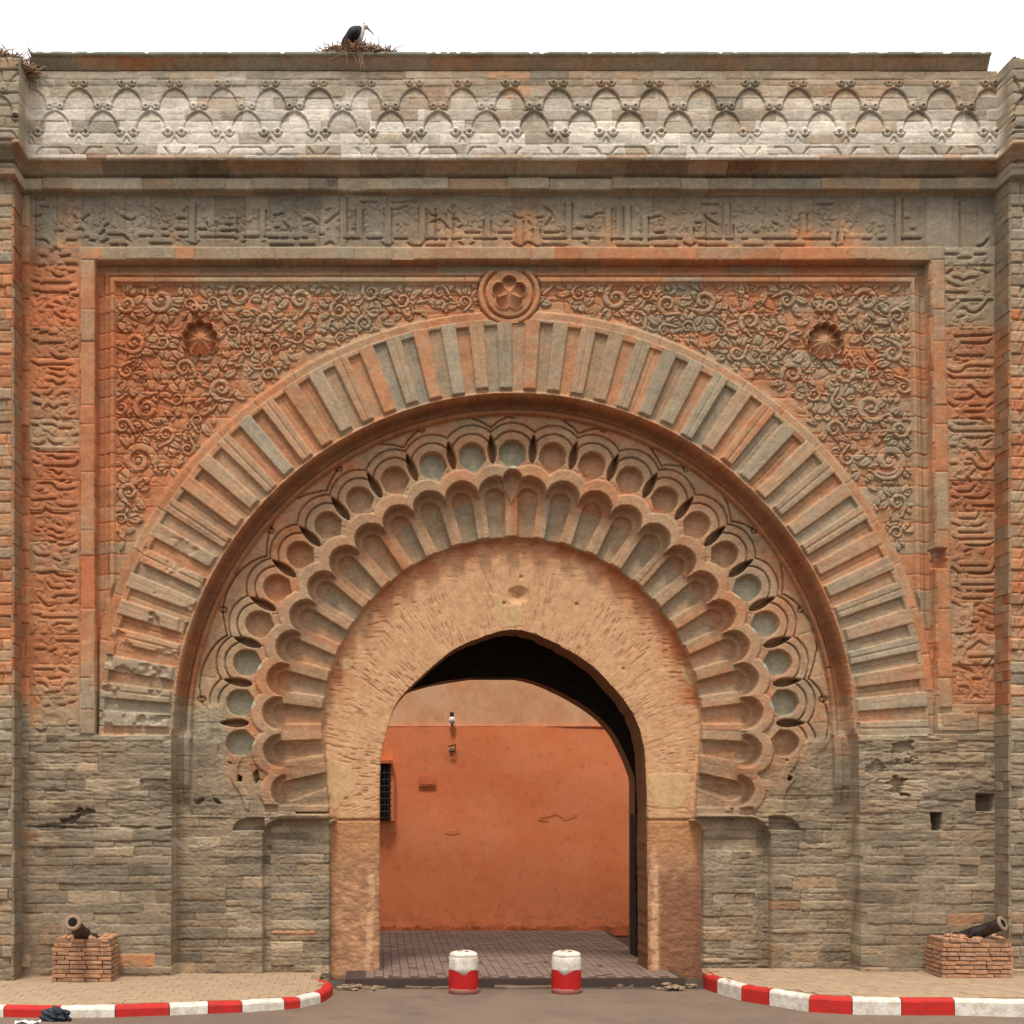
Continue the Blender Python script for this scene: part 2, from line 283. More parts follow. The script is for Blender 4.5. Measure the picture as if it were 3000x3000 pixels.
SIDE = [
(0,463.7,6,[[555,80,600,35,650,30,690,70],[455,100,520,110],[690,110,780,100],[425,225,490,210],[750,195,850,195],[585,290,640,335,710,335],[690,270,720,265],[780,290,830,285],[370,385,440,400],[450,440,490,408,790,408],[380,495,440,500],[455,515,770,518],[790,490,845,480],[820,555,885,550],[790,585,830,585],[505,700,540,675,610,695],[600,640,640,625,700,660],[455,745,480,745],[615,750,680,800,740,820],[800,820,840,840],[690,740,730,735],[380,935,440,940],[430,985,500,965,550,965],[550,990,640,995],[375,1060,430,1075],[450,1105,500,1090,720,1092],[580,1210,650,1265,750,1270],[810,1160,870,1125],[680,1195,710,1190],[365,1305,450,1345],[450,1345,530,1335,810,1335],[550,1375,620,1390,720,1390],[545,1440,600,1440,660,1470,720,1470],[800,1450,840,1470],[530,1520,600,1520,650,1560,730,1535],[500,1675,550,1675,580,1635],[375,1665,440,1690],[640,1700,700,1660,770,1665],[380,1770,450,1785],[490,1840,540,1790,600,1830,650,1800],[690,1790,750,1785],[790,1900,830,1880]]),
(0,772.8,6,[[610,80,650,110],[480,155,600,160,640,185],[670,200,800,200],[360,160,420,165],[550,330,600,375,700,375],[370,375,440,385,490,350],[820,290,870,270],[365,430,420,435,440,465,870,468],[540,510,600,515,630,540,780,540],[385,580,430,600],[500,628,820,628,870,590,910,580],[550,670,610,680,650,718,690,705],[430,825,580,825,650,890,740,900,850,880],[670,805,720,790],[760,825,800,810],[415,915,470,905],[370,1020,620,1000],[670,1075,720,1090,860,1080],[330,1160,460,1165,510,1110,570,1150,620,1165,780,1165],[400,1370,440,1380],[440,1325,470,1325],[550,1345,600,1350,640,1385,710,1385],[550,1420,600,1425,640,1455,720,1455],[560,1490,640,1490],[650,1520,760,1525,850,1490],[650,1285,680,1305],[390,1610,430,1645,540,1645],[620,1680,680,1710],[800,1615,850,1600],[430,1840,500,1840,600,1825,680,1870,820,1885]]),
(0,1081.9,6,[[545,100,580,155,700,160],[770,75,830,85],[440,260,480,310,540,360,600,350],[640,245,850,240],[600,270,640,250],[790,330,860,290],[380,460,440,460,480,490,870,490],[600,590,650,560,790,565],[790,650,850,640],[640,755,880,760],[400,850,500,850],[560,880,620,850],[790,920,860,900],[390,1080,600,1080],[690,1075,760,1110],[420,1230,500,1240,550,1300],[560,1180,680,1175],[720,1290,750,1245,840,1240],[510,1345,660,1330],[500,1500,550,1490],[780,1460,830,1450],[670,1485,730,1480],[400,1750,460,1780,520,1750],[790,1720,830,1715]]),
(1738.8,463.7,6,[[250,80,420,85],[610,88,720,85],[420,125,560,125],[290,300,340,260],[360,345,430,345,480,375,550,345,640,340],[690,270,760,290],[300,390,380,430,460,450],[270,515,515,517],[300,580,340,605,390,600],[450,605,690,605],[450,700,500,690,550,735,620,740,690,690,760,600],[770,600,820,600],[420,800,480,780],[380,1015,790,1000],[450,1090,730,1088,780,1050],[400,1230,700,1235],[370,1285,410,1275,445,1290],[480,1300,530,1290],[310,1390,350,1415,450,1415,530,1355,790,1355],[320,1460,380,1490,440,1480,790,1480],[530,1580,570,1580,680,1690,740,1695,800,1660],[390,1730,530,1720,600,1680],[320,1770,370,1805,410,1800],[550,1805,690,1800],[750,1815,790,1780],[490,1865,700,1865]]),
(1738.8,772.8,6,[[550,20,660,20],[550,95,690,95,760,150],[400,150,500,155,620,145],[330,190,380,235,800,235,870,270],[500,310,700,308,740,310,790,290],[700,400,770,340],[470,385,500,385],[340,410,390,410],[470,430,530,415,560,450,620,440,690,540,740,590],[500,560,570,555,640,640,720,665,790,650,820,610,880,640],[500,605,590,605],[345,610,400,610],[550,740,600,680],[530,755,580,805],[360,820,410,840],[410,915,550,915,600,860],[360,970,420,990],[490,985,700,988,750,950],[590,1075,820,1078],[430,1220,620,1220,650,1160],[510,1070,515,1130,560,1140],[360,1275,440,1305],[570,1305,650,1305,710,1270],[440,1380,710,1380],[370,1430,430,1455,830,1450],[510,1525,740,1525,830,1490],[490,1600,540,1580],[450,1757,740,1757],[360,1780,440,1845],[520,1835,780,1835,840,1700]]),
(1738.8,1081.9,6,[[465,118,850,118],[370,155,400,155,450,195],[530,190,570,190],[620,190,780,188,850,170],[480,275,710,275],[370,320,440,360],[610,355,650,350],[660,420,700,410,800,460],[570,545,640,535],[750,600,780,630,860,625],[400,680,470,680],[550,670,600,650],[420,835,460,825],[520,855,570,830,660,760,740,810],[550,940,800,935],[430,1000,470,1050,560,1080,610,1130],[710,1045,760,1020,820,930,870,920],[600,1185,680,1185],[430,1275,520,1270,550,1320],[580,1410,620,1370,690,1410],[500,1475,780,1475],[390,1580,490,1560],[800,1555,870,1575]])]
FIELD = [
(173.9,489.4,5.455,[[430,245,520,240],[560,285,620,270,690,350,710,430,640,520],[350,300,420,345],[345,540,440,600,500,625,560,600],[380,470,500,460],[230,710,300,700,340,680,370,700],[430,740,540,740,600,700],[240,530,300,510,320,470],[530,940,580,960,630,920],[360,985,410,1030,470,1045],[520,1000,600,1100],[300,1200,340,1100,400,1050],[350,1340,440,1450,460,1540,520,1600,560,1610],[490,1360,560,1370],[690,1320,760,1320,830,1400,860,1500,800,1580],[600,1180,640,1200,690,1250,820,1250],[570,1180,540,1230,480,1240],[230,1500,270,1540,340,1550,380,1510],[240,1780,310,1805,380,1780,410,1730],[310,1690,350,1720],[560,1660,700,1660,780,1630],[620,1810,700,1790],[600,1490,650,1495],[750,280,790,220],[810,460,850,455,900,490,960,475],[940,365,1010,300],[1000,460,1040,490,1180,490],[1050,405,1100,410,1150,400],[1170,320,1230,305,1330,380,1440,460],[1430,330,1460,390,1520,405,1580,380,1610,320],[1480,350,1490,300,1540,290],[1620,430,1680,355,1760,450],[1750,535,1870,620,1930,630],[1560,590,1620,600,1660,560],[1500,630,1550,590,1600,620],[1680,655,1800,660,1900,760],[1380,790,1420,810,1480,800],[1490,780,1500,860,1560,910],[1560,790,1690,890],[1740,745,1900,750],[1670,1075,1780,1050,1850,950,1920,935],[1330,670,1440,670],[750,910,830,890,950,950],[1210,980,1270,920,1410,900],[830,1050,860,1030,890,1080],[1070,1110,1140,1140,1170,1190],[1210,1070,1330,1110,1370,1160],[940,1215,1060,1190],[1290,1290,1300,1210,1350,1180],[1200,1280,1240,1340,1300,1350],[1340,1410,1420,1390,1470,1320,1480,1250],[1590,1240,1640,1210,1700,1200],[1180,1520,1260,1440,1340,1415],[990,1730,1060,1740,1130,1650,1170,1550],[630,790,700,800,780,790]]),
(515.2,489.4,5.455,[[60,320,100,325,130,280,180,280],[190,400,220,450,280,465,340,440],[250,360,280,310,350,295,430,330],[545,290,600,265,640,270],[700,260,740,250,770,280],[590,470,600,410,660,390,720,420,720,470],[620,540,690,570,760,540],[820,390,880,415],[870,265,910,265],[990,400,1060,370],[1030,290,1070,300],[1110,470,1160,460],[1190,290,1230,260,1270,270],[1330,265,1400,310],[1240,360,1280,345,1300,370],[1280,440,1350,420],[960,460,1020,510,1080,520],[960,560,1030,610],[860,640,940,550,950,480],[430,700,520,750,620,745,700,700],[90,710,230,620],[100,550,150,560,180,540],[0,620,60,630,100,600],[110,830,160,780,210,760],[160,850,240,920,320,880],[1560,410,1640,430,1700,440,1780,400],[1370,510,1450,470,1540,480],[1740,325,1770,300],[1800,395,1900,390]]),
(1030.4,489.4,4.615,[[80,235,130,235],[20,330,180,330,260,370,360,350,400,320],[210,260,240,290],[510,290,540,250,600,235],[600,305,650,310],[620,400,680,405,740,370,760,320],[480,420,560,370],[850,270,880,240,940,240],[770,330,810,340],[860,360,940,350,980,290],[680,470,760,460,850,390],[1000,230,1040,220,1070,250,1120,225,1180,240],[970,380,1000,440,1060,475,1130,450],[1040,350,1080,340,1110,380],[1140,350,1160,400],[1240,460,1310,350,1350,300,1440,300,1480,350],[1430,465,1500,450,1560,390],[1560,270,1630,235,1740,240,1800,290,1850,300],[1800,420,1890,350],[1340,470,1350,550,1390,590],[880,460,920,540,990,590],[1120,560,1160,630,1250,655,1340,665],[1370,700,1450,690,1530,650],[1170,550,1210,555,1240,530],[1570,520,1620,550,1680,600,1750,570,1830,490],[1540,590,1640,660,1750,640,1890,600],[1750,700,1830,710,1890,745],[1390,740,1450,770,1520,780],[1540,820,1600,825],[1750,860,1830,920,1900,930],[1630,850,1680,900,1750,960]]),
(1416.8,489.4,5.455,[[50,270,110,260],[320,310,360,310],[540,330,600,325,650,350],[160,440,240,480,360,490,490,390],[930,270,950,260],[1050,235,1120,270],[880,370,940,420],[1190,370,1240,300,1310,285],[1370,360,1450,355,1500,320],[680,460,720,460],[800,465,840,460],[940,550,1040,560,1070,590],[1240,600,1330,640,1400,660,1460,630,1560,550],[20,480,120,400],[130,580,200,600,260,600],[0,740,60,715,170,715,250,790],[260,650,310,690],[400,750,480,730,540,690],[80,850,120,880,160,870],[50,950,140,980,240,920,280,860],[400,930,470,900],[1050,680,1070,640,1110,640],[1170,740,1200,780,1230,750],[1230,740,1310,735],[1330,760,1370,790,1470,750],[1100,830,1180,850,1260,810],[1240,940,1270,990,1330,1000,1380,960],[860,1070,930,990,1030,980,1090,1000,1160,985],[540,1130,600,1110,690,1110],[720,1200,800,1170,840,1130],[840,1220,900,1240,960,1220],[920,1170,950,1165],[1010,1110,1070,1090],[1300,1130,1390,1040],[1390,1095,1480,1100,1580,1180],[1600,1320,1640,1310,1660,1280],[1170,1230,1230,1270,1320,1220],[1040,1280,1160,1220],[570,1370,620,1330,700,1350],[890,1390,950,1400,980,1360],[1080,1360,1150,1345],[1190,1440,1230,1430],[760,1520,830,1450],[920,1480,970,1450],[1450,1500,1540,1360],[1370,1640,1430,1580,1450,1500],[1210,1690,1260,1725,1350,1710],[1040,1620,1080,1650],[920,1620,980,1640,1020,1600],[1000,1770,1100,1690],[1480,1710,1520,1700],[1520,1810,1590,1840,1660,1800,1680,1700],[1500,1570,1570,1610],[520,1550,600,1560],[640,1600,700,1700],[280,1140,340,960,370,1080],[1280,1910,1330,1880,1390,1870],[860,1740,900,1720]]),
(173.9,805,6.668,[[300,60,380,95,460,90,500,40],[260,210,300,230,350,200],[370,360,410,300,480,280,560,320],[410,450,480,510,560,525,640,510,710,440,750,350,740,270,680,160,630,130],[480,350,520,340],[890,240,930,220,990,260],[780,160,830,140],[600,580,640,590],[640,690,690,685,730,600,850,550],[270,750,380,755,480,780,540,720],[260,1050,330,1050,420,990,470,1050,620,1055],[270,1150,340,1140,410,1090,480,1150,540,1140]]),
(1545.6,805,6.668,[[370,100,400,50,450,10],[800,105,980,105,1050,140,1110,150,1180,120,1190,60],[1040,70,1080,40],[150,150,210,155],[390,310,440,265,520,275,570,310],[650,345,700,270,780,195,850,180],[870,390,880,340,940,320,1020,350,1070,420],[710,480,780,560,880,590,980,570,1040,500,1060,440],[1110,240,1150,265,1200,250],[510,400,550,360],[550,585,620,600,740,730,820,760],[640,350,690,390],[900,780,960,860,1030,900,1050,960],[870,980,880,860,930,790],[1090,800,1210,800],[930,1180,1040,1160],[980,1270,1040,1275,1070,1230],[1080,1100,1130,1140,1220,1140],[1090,1200,1150,1240,1220,1240],[1110,630,1140,560]])]
# ---------------------------------------------------------------- the height of the wall
XR = X-.018*(Y-500)*np.clip((X-1400)/350, 0, 1)        # the right flank leans out a little
n_f = fbm(X, Y, 22, 3); n_m = fbm(X, Y, 80, 9); n_s = vn(X, Y, 5, 3.2, 21); n_h = fbm(X, Y, 34, 31, .25)
py = lambda v, h: W(v, h, VY); pxw = lambda v, h: W(v, h, VX)
# -- upper profile
pr = [(py(90, .4), .40), (py(103, .4), .40), (py(105, .37), .36), (py(134, .26), .26), (py(137, .12), .12), (py(143, .12), .12),
      (py(143, .12)+1.5, .30), (py(150, .28)+6, .30), (py(298, .30), .30), (py(303, .27), .27), (py(306, .24), .22), (py(318, .18), .12), (py(330, .08), .07),
      (py(331, .05)+1, .02), (py(335, .03), .02), (py(337, .12), .12), (py(357, .12), .12), (py(359, .1), 0.0), (2000, 0.0)]
yk = np.array([p[0] for p in pr]); hk = np.array([p[1] for p in pr])
for i in range(1, len(yk)): yk[i] = max(yk[i], yk[i-1]+.9)
PROF = np.interp(Y, yk, hk)
Y_CAPB = yk[5]; Y_FR0 = yk[6]; Y_FR1 = yk[9]; Y_CORN = yk[-2]
cornice_wear = np.clip((fbm(X, Y, 60, 77)-.55)*6, 0, 1)*(X > 560)*(X < 830)
PROF = PROF-cornice_wear*.06*((Y > py(337, .12)-3) & (Y < Y_CORN))
TL = 40+PROF*75; TR = 1878-PROF*42
tower = np.maximum(TL-X, X-TR)          # >0 on the towers
# -- wall courses
wall = Y > 1385
ys = [1385]
r0 = random.Random(3)
while ys[-1] < GY+20: ys.append(ys[-1]+r0.choice([11, 14, 16, 18, 21, 24]))
rows_blocks(Y > -1, X, Y, np.array(ys), 34, 120, 'wall_stone', seed=1)
_bx, _by = layer(-.60)
for zi, (za, zb_) in enumerate(((323, 505), (505, 640), (1310, 1448), (1448, 1622))):
    yz = [1545.0]; rz_ = random.Random(40+zi)
    while yz[-1] < GY+20: yz.append(yz[-1]+rz_.choice([9, 12, 14, 16, 19, 23]))
    rows_blocks((X > za) & (X < zb_) & (Y > 1540), X, Y, np.array(yz), 30, 110, 'wall_stone', seed=50+zi)
ywl = np.arange(360, 1386, 34.0)
rows_blocks((Y <= 1385), X, Y, ywl, 60, 150, 'wall_stone', seed=2)
H = np.zeros(X.shape)
# rough eroded lower masonry
ero = np.clip((Y-1290)/120, 0, 1)*np.clip((1600-Y)/50, 0, 1)
H += -.013*ero*np.clip((n_h-.42)*6, 0, 1) + .004*(n_s-.5)*np.clip((Y-1300)/80, 0, 1)
# -- inscription panels
top_in = box_sdf(XR, Y, 55, 1880, Y_CORN+3, 465); sideL = box_sdf(XR, Y, 55, 150, 465, 1385); sideR = box_sdf(XR, Y, 1782, 1876, 465, 1330)
m = top_in > 0
rows_blocks(m, X, Y, np.array([]), 38, 64, 'inscription_slab', wob=.6, seed=4)
m = (sideL > 0) | (sideR > 0)
rows_blocks(m, X, Y, np.arange(500, 1390, 58.0), 400, 600, 'inscription_slab', wob=1, seed=5)
DT = strokes(TOP, 4.2); DS = strokes(SIDE, 4.2); DF0 = strokes(FIELD, 0, up=False)
BT = below(TOP, 5.5); BS = below(SIDE, 5.5); rc_ = random.Random(21); CURL = []; tmpD = DF0
for yq in range(520, 1010, 17):
    for xq in range(222, 1722, 17):
        x_ = xq+rc_.uniform(-5, 5); y_ = yq+rc_.uniform(-5, 5)
        if math.hypot(x_-970, y_-1385) < 822: continue
        if tmpD[int((y_-gy[0])/STEP), int((x_-gx[0])/STEP)] < 9.5: continue
        kind = rc_.random(); sg = rc_.choice((-1, 1)); P_ = []
        if kind < .45:                                      # small volute
            r0_ = rc_.uniform(6, 9); a0 = rc_.uniform(0, 6.28)
            for t in range(12): a_ = a0+sg*t*.5; rr_ = r0_*(1-t/15); P_ += [x_+rr_*math.cos(a_), y_+rr_*math.sin(a_)]
        else:                                               # drooping leaf edge
            w_ = rc_.uniform(7, 12); dp_ = rc_.uniform(3, 7); tl_ = rc_.uniform(-4, 4)
            for t in range(7): u_ = t/3-1; P_ += [x_+u_*w_, y_+dp_*(1-u_*u_)*sg+tl_*u_]
        CURL.append(P_)
BF = np.maximum(below(FIELD, 5.2), .7*below([(0, 0, 1, CURL)], 4.5))
for sx_, s0, s1 in SHAFT:
    DT = np.minimum(DT, np.hypot(np.maximum(np.abs(X-sx_)-1.0, 0), np.maximum(np.maximum(s0-Y, Y-s1), 0)))
wearT = np.clip(.55+(n_m-.4)*2.5, .35, 1)
inset = (top_in > 0) | (sideL > 0) | (sideR > 0)
H = np.where(inset, -.020+.004*n_f, H)
H = np.where(top_in > -4, H+.011*np.maximum(ss(4.6-DT, 1.8), ss(3.6-np.abs(Y-444.2), 1.6)*(X > 150)*(X < 1640)*ss((fbm(X, Y*0, 50, 812)-.38)*20, 2))*wearT-.044*BT, H)
for sx_, s0, s1 in SHAFT:
    e_ = np.abs(X-sx_-7); H -= .034*ss(1.4-e_, 1.8)*((Y > s0) & (Y < s1)); e_ = np.abs(X-sx_+7); H -= .022*ss(1.3-e_, 1.8)*((Y > s0) & (Y < s1))
H = np.where((sideL > 2) | (sideR > 2), H+.013*ss(4.8-DS, 1.8)-.046*BS, H)
fol = ss((vn(X, Y, 13, 11, 51)-.60)*20, 6)*((sideL > 8) | (sideR > 8)); H += .012*fol*(DS > 7)
# -- frame bands beside and above the field
fr = np.maximum(box_sdf(XR, Y, 152, 178, 466, 1385), np.maximum(box_sdf(XR, Y, 1757, 1781, 466, 1335), box_sdf(XR, Y, 152, 1781, 467, 490)))
for a, b, c, d_ in ((152, 178, 490, 1385), (1757, 1781, 490, 1335)):
    rows_blocks(box_sdf(XR, Y, a, b, c, d_) > 0, X, Y, np.cumsum([c]+[95, 60, 120, 36, 90, 110, 48, 100, 130, 60, 90]), 300, 400, 'frame_stone', wob=.3, seed=6)
rows_blocks(box_sdf(XR, Y, 152, 1781, 466, 490) > 0, X, Y, np.array([]), 30, 130, 'frame_stone', wob=.3, seed=7)
H = lerp(H, .022, ss(fr, 1.5)*np.where(Y < 490, .8, 1))
for a, b in ((28, 52), (1884, 1900)):
    H = lerp(H, .015, ss(box_sdf(XR, Y, a, b, Y_CORN+2, 1330), 1.5))
# -- sunk field
R1 = box_sdf(XR, Y, 180, 1753, 492, 1385)
field = R1 > 0
rows_blocks(field, X, Y, np.cumsum([512, 40]+[33, 38, 30, 36, 22, 34, 38, 30, 40, 26, 34, 40, 30, 36, 24, 38, 30, 40, 34, 28, 40, 30, 36, 30]), 70, 190, 'carved_block', wob=.6, seed=8)
dtop = Y-492; dl = XR-180; dr = 1753-XR; dd = np.minimum(np.minimum(dtop, dl*1.08), dr*1.2)
mold = np.interp(dd, [0, 9, 10.5, 21, 22.5, 26, 27.5, 36, 38, 60], [-.19, -.19, -.185, -.12, -.15, -.15, -.075, -.075, -.125, -.115])
DF = strokes(FIELD, 4.6)
bl = vn(X, Y, 15, 13, 61); blob = ss((bl-.56)*34, 3)
# arabesque: stems, split leaves and volutes laid over each other, each cut round with a crisp groove
AR = np.full(X.shape, -.027); rf = random.Random(31)
def stamp(pts, wid, vein=True, top=0.0):
    global AR
    pts = np.array(pts, float); wid = np.array(wid, float); pad = wid.max()+3
    a0 = max(int((pts[:, 0].min()-pad-gx[0])/STEP), 0); a1 = min(int((pts[:, 0].max()+pad-gx[0])/STEP)+2, NX)
    b0 = max(int((pts[:, 1].min()-pad-gy[0])/STEP), 0); b1 = min(int((pts[:, 1].max()+pad-gy[0])/STEP)+2, NY)
    if a0 >= a1 or b0 >= b1: return
    xx = X[b0:b1, a0:a1]; yy = Y[b0:b1, a0:a1]
    dc = np.full(xx.shape, 99.); sd = np.full(xx.shape, -99.)
    for (x, y), w_ in zip(pts, wid):
        d_ = np.hypot(xx-x, yy-y); sd = np.maximum(sd, w_-d_); dc = np.minimum(dc, d_)
    A_ = AR[b0:b1, a0:a1]
    A_ = lerp(A_, -.040, ss(sd+1.5, 1.3)); A_ = lerp(A_, top+.003*np.clip(sd/4, 0, 1), ss(sd, 1.3))
    if vein: A_ = A_-.013*ss(.9-dc, 1.4)*(sd > 1.5)
    AR[b0:b1, a0:a1] = A_
def leaf_shape(x, y, a, L, W_, bend):
    n = 14; px_, py_ = x, y; P_ = []; w_ = []
    for i in range(n+1):
        u = i/n; P_.append((px_, py_)); w_.append(max(.6, W_*math.sin(math.pi*min(u*.92+.06, 1)**.75)))
        aa = a+bend*u*u; px_ += math.cos(aa)*L/n; py_ += math.sin(aa)*L/n
    stamp(P_, w_, top=rf.uniform(-.004, .004))
def volute(x, y, r0_, a0, sg, tail=True):
    P_ = []; w_ = []; n = 46
    if tail:
        for i in range(8, 0, -1): P_.append((x+r0_*math.cos(a0)+sg*math.sin(a0)*i*2.2+math.cos(a0)*i*.5, y+r0_*math.sin(a0)-sg*math.cos(a0)*i*2.2+math.sin(a0)*i*.5)); w_.append(3.0)
    for i in range(n):
        t = i/n; aa = a0+sg*t*2*math.pi*1.35; rr_ = r0_*(1-t*.86)
        P_.append((x+rr_*math.cos(aa), y+rr_*math.sin(aa))); w_.append(max(2.0, r0_*.235*(1-.30*t)))
    stamp(P_, w_, vein=False, top=.002)
    for (xx_, yy_) in ((x, y),): stamp([(xx_, yy_)], [r0_*.16+.8], vein=False)
KEY = [(258, 865, 31), (274, 764, 25), (226, 764, 15), (228, 800, 15), (451, 549, 22), (565, 560, 21), (640, 579, 18), (416, 728, 22), (300, 560, 24), (345, 690, 17), (500, 600, 20), (250, 640, 20), (240, 925, 18), (700, 545, 17), (310, 815, 16), (760, 560, 14), (830, 545, 14),
       (1683, 865, 33), (1650, 764, 26), (1705, 805, 17), (1165, 556, 22), (1263, 568, 19), (1224, 546, 13), (1332, 562, 22), (1500, 700, 20), (1420, 600, 20), (1640, 560, 22), (1490, 560, 17), (1580, 805, 16), (1690, 660, 19), (1600, 700, 18), (1700, 945, 17), (1395, 660, 15), (1095, 548, 14)]
VOL = [(x, y, r, rf.uniform(0, 6.28), rf.choice((-1, 1))) for x, y, r in KEY]
for yq in range(520, 1010, 12):
    for xq in range(222, 1716, 12):
        x_ = xq+rf.uniform(-5, 5); y_ = yq+rf.uniform(-5, 5); r_ = rf.uniform(10, 17)
        if math.hypot(x_-970, y_-1385) < 806+r_ or rf.random() > .38: continue
        if any(math.hypot(x_-v[0], y_-v[1]) < r_+v[2]+19 for v in VOL): continue
        if min(math.hypot(x_-cx_, y_-cy_) for cx_, cy_ in ((375, 632), (1562, 638), (962, 549))) < 46+r_: continue
        VOL.append((x_, y_, r_, rf.uniform(0, 6.28), rf.choice((-1, 1))))
for i, v in enumerate(VOL):                                # stems between neighbours
    nb = sorted(VOL, key=lambda w_: math.hypot(v[0]-w_[0], v[1]-w_[1]))[1:3]
    for w_ in nb:
        if math.hypot(v[0]-w_[0], v[1]-w_[1]) > 90: continue
        mx_, my_ = (v[0]+w_[0])/2, (v[1]+w_[1])/2; nx_, ny_ = -(w_[1]-v[1]), w_[0]-v[0]; k_ = rf.choice((-.3, .3))
        c_ = (mx_+nx_*k_, my_+ny_*k_)
        P_ = [((1-t)**2*v[0]+2*t*(1-t)*c_[0]+t*t*w_[0], (1-t)**2*v[1]+2*t*(1-t)*c_[1]+t*t*w_[1]) for t in np.linspace(0, 1, 26)]
        stamp(P_, [2.6]*26, vein=False, top=-.006)
for k_ in range(1500):                                     # small leaves filling the ground
    x_ = rf.uniform(220, 1718); y_ = rf.uniform(530, 1040)
    if math.hypot(x_-970, y_-1385) < 818 or any(math.hypot(x_-v[0], y_-v[1]) < v[2]+2 for v in VOL): continue
    if AR[min(int((y_-gy[0])/STEP), NY-1), int((x_-gx[0])/STEP)] > -.024 and rf.random() < .7: continue
    leaf_shape(x_, y_, rf.uniform(0, 6.28), rf.uniform(16, 27), rf.uniform(4.6, 7.4), rf.uniform(-1.5, 1.5))
for v in VOL:                                              # leaves springing off every volute
    n_ = 5 if v[2] > 16 else 4; o_ = rf.uniform(0, 6.28)
    for k_ in range(n_):
        a_ = o_+k_*2*math.pi/n_+rf.uniform(-.3, .3); x_ = v[0]+math.cos(a_)*(v[2]+3); y_ = v[1]+math.sin(a_)*(v[2]+3)
        ta = a_+v[4]*rf.uniform(.5, 1.1); L_ = rf.uniform(19, 31)
        leaf_shape(x_, y_, ta, L_, rf.uniform(5.8, 8.6), -v[4]*rf.uniform(.8, 1.7))
        if rf.random() < .6: leaf_shape(x_, y_, ta-v[4]*1.1, L_*.7, rf.uniform(4.2, 5.6), v[4]*rf.uniform(.6, 1.3))
for v in VOL: volute(*v)
for k_ in range(900):                                      # worn foliage between the letters
    if k_ % 2: x_ = rf.uniform(70, 1700); y_ = rf.uniform(384, 436)
    else: x_ = rf.choice((rf.uniform(66, 140), rf.uniform(1795, 1866))); y_ = rf.uniform(490, 1320)
    leaf_shape(x_, y_, rf.uniform(0, 6.28), rf.uniform(10, 18), rf.uniform(3.0, 4.6), rf.uniform(-1.6, 1.6))
fz_ = (AR+.027); lo_ = ((top_in > 4) & (Y < 440) & (DT > 6)) | (((sideL > 4) | (sideR > 4)) & (DS > 6)); FOLI = np.where(lo_, .42*fz_, 0)
car = np.maximum(ss(4.8-DF, 2.2), .62*blob*ss(DF-7.5, 2.5))
vein = .35*ss(1.2-np.abs(DF-1.0), 1.6)
lw_ = np.abs(bl-.56)
fl = fbm(X, Y, 30, 71); fg = np.abs(((fl*7) % 1)-.5)
H_line = 0*bl
Hf = -.118+np.where(dd > 40, AR-.020*BF, 0)+.003*n_f
Hf = lerp(mold, Hf, ss(dd-38, 1.8))
H = lerp(H, Hf, ss(R1, 1.8)); H += FOLI
for hx0, hx1, hy0, hy1, dep in ((1760, 1780, 1036, 1072, .16),):
    H -= dep*ss(box_sdf(XR+6, Y, hx0, hx1, hy0, hy1)+(n_f-.5)*6, 3)
# rosettes
def shell(cx, cy, rr, n, dep, gap=None, rim=.03):
    global H, LAB
    dx = X-cx; dy = cy-Y; r_ = np.hypot(dx, dy); th = np.arctan2(dx, dy)
    f = np.abs(np.cos(n*th/2)); R_ = rr*(.80+.20*f**.6)
    sd = R_-r_
    ins = -dep*(.55+.45*f**.5)*np.clip(r_/rr*1.25, .12, 1)
    h0 = H.copy(); base = -.115
    Hn = lerp(base+rim, base+ins, ss(sd-3.2, 1.8))
    H = lerp(h0, Hn, ss(sd, 1.8))
    q = _lab[0]+1; _lab[0] = q; LN[q] = 'rosette'; LAB[sd > -2] = q; JD[sd > -2] = 99
shell(375, 632, 36, 9, .13); shell(1562, 638, 37, 11, .13)
# volutes above the side rosettes
for cx, cy in ((374, 577), (1562, 577)):
    for s_ in (-1, 1):
        r_ = np.hypot(X-cx-s_*9, Y-cy); H = np.where(r_ < 9, -.128+.045*ss(3.1-np.abs(r_-5), 1.8), H)
# -- arches: big voussoir ring
CX, CY = 970.0, 1385.0
rad = np.hypot(X-CX, Y-CY); th = np.degrees(np.arctan2(X-CX, CY-Y))
up = Y < 1388
ringm = (rad < 806) & (rad > 786) & up & (np.abs(th) < 84)
polar_blocks(ringm, CX, CY, X, Y, [], 6.5, 1.0, 'arch_band_stone', seed=1)
H = lerp(H, np.interp(rad, [784, 800, 802, 806, 810], [-.085, -.085, -.095, -.135, -.128]), ss(809-rad, 1.5)*ss(rad-784, 2)*ss(1389-Y, 2)*(X > 184)*(XR < 1752))
vm = (rad <= 786) & (rad > 650) & up
PITCH = 3.93; OFF = -1.3-PITCH*.27
ph = ((th-OFF)/PITCH) % 1.0                  # raised 0..0.54
idx = np.floor((th-OFF)/PITCH).astype(int)
mm = np.nonzero(vm); half = (ph[mm] > .54).astype(int); q = idx[mm]*2+half; q -= q.min(); base = _lab[0]+1
LAB[mm] = base+q; JD[mm] = 99
for k in range(base, base+q.max()+1): LN[k] = 'voussoir'
_lab[0] = base+q.max()
ad = np.minimum(ph, np.abs(.54-ph)); ad = np.where(ph < .54, ad, -np.minimum(ph-.54, 1-ph))*PITCH*math.pi/180*rad
vr = np.random.default_rng(5); tops = vr.uniform(772, 781, 200); lows = vr.uniform(-.012, .012, 400); inn = vr.uniform(651, 657, 200)
ii = (idx % 199)
split = np.where(((ii*7) % 5) < 2, ss(1.2-np.abs(ph-.27)*PITCH*math.pi/180*rad, 1.5), 0)   # some are made of two slabs
split2 = np.where(((ii*11) % 5) < 2, ss(1.2-np.abs(ph-.77)*PITCH*math.pi/180*rad, 1.5), 0)
raised = -.045+lows[ii]*.6-.014*split*(ph < .54)
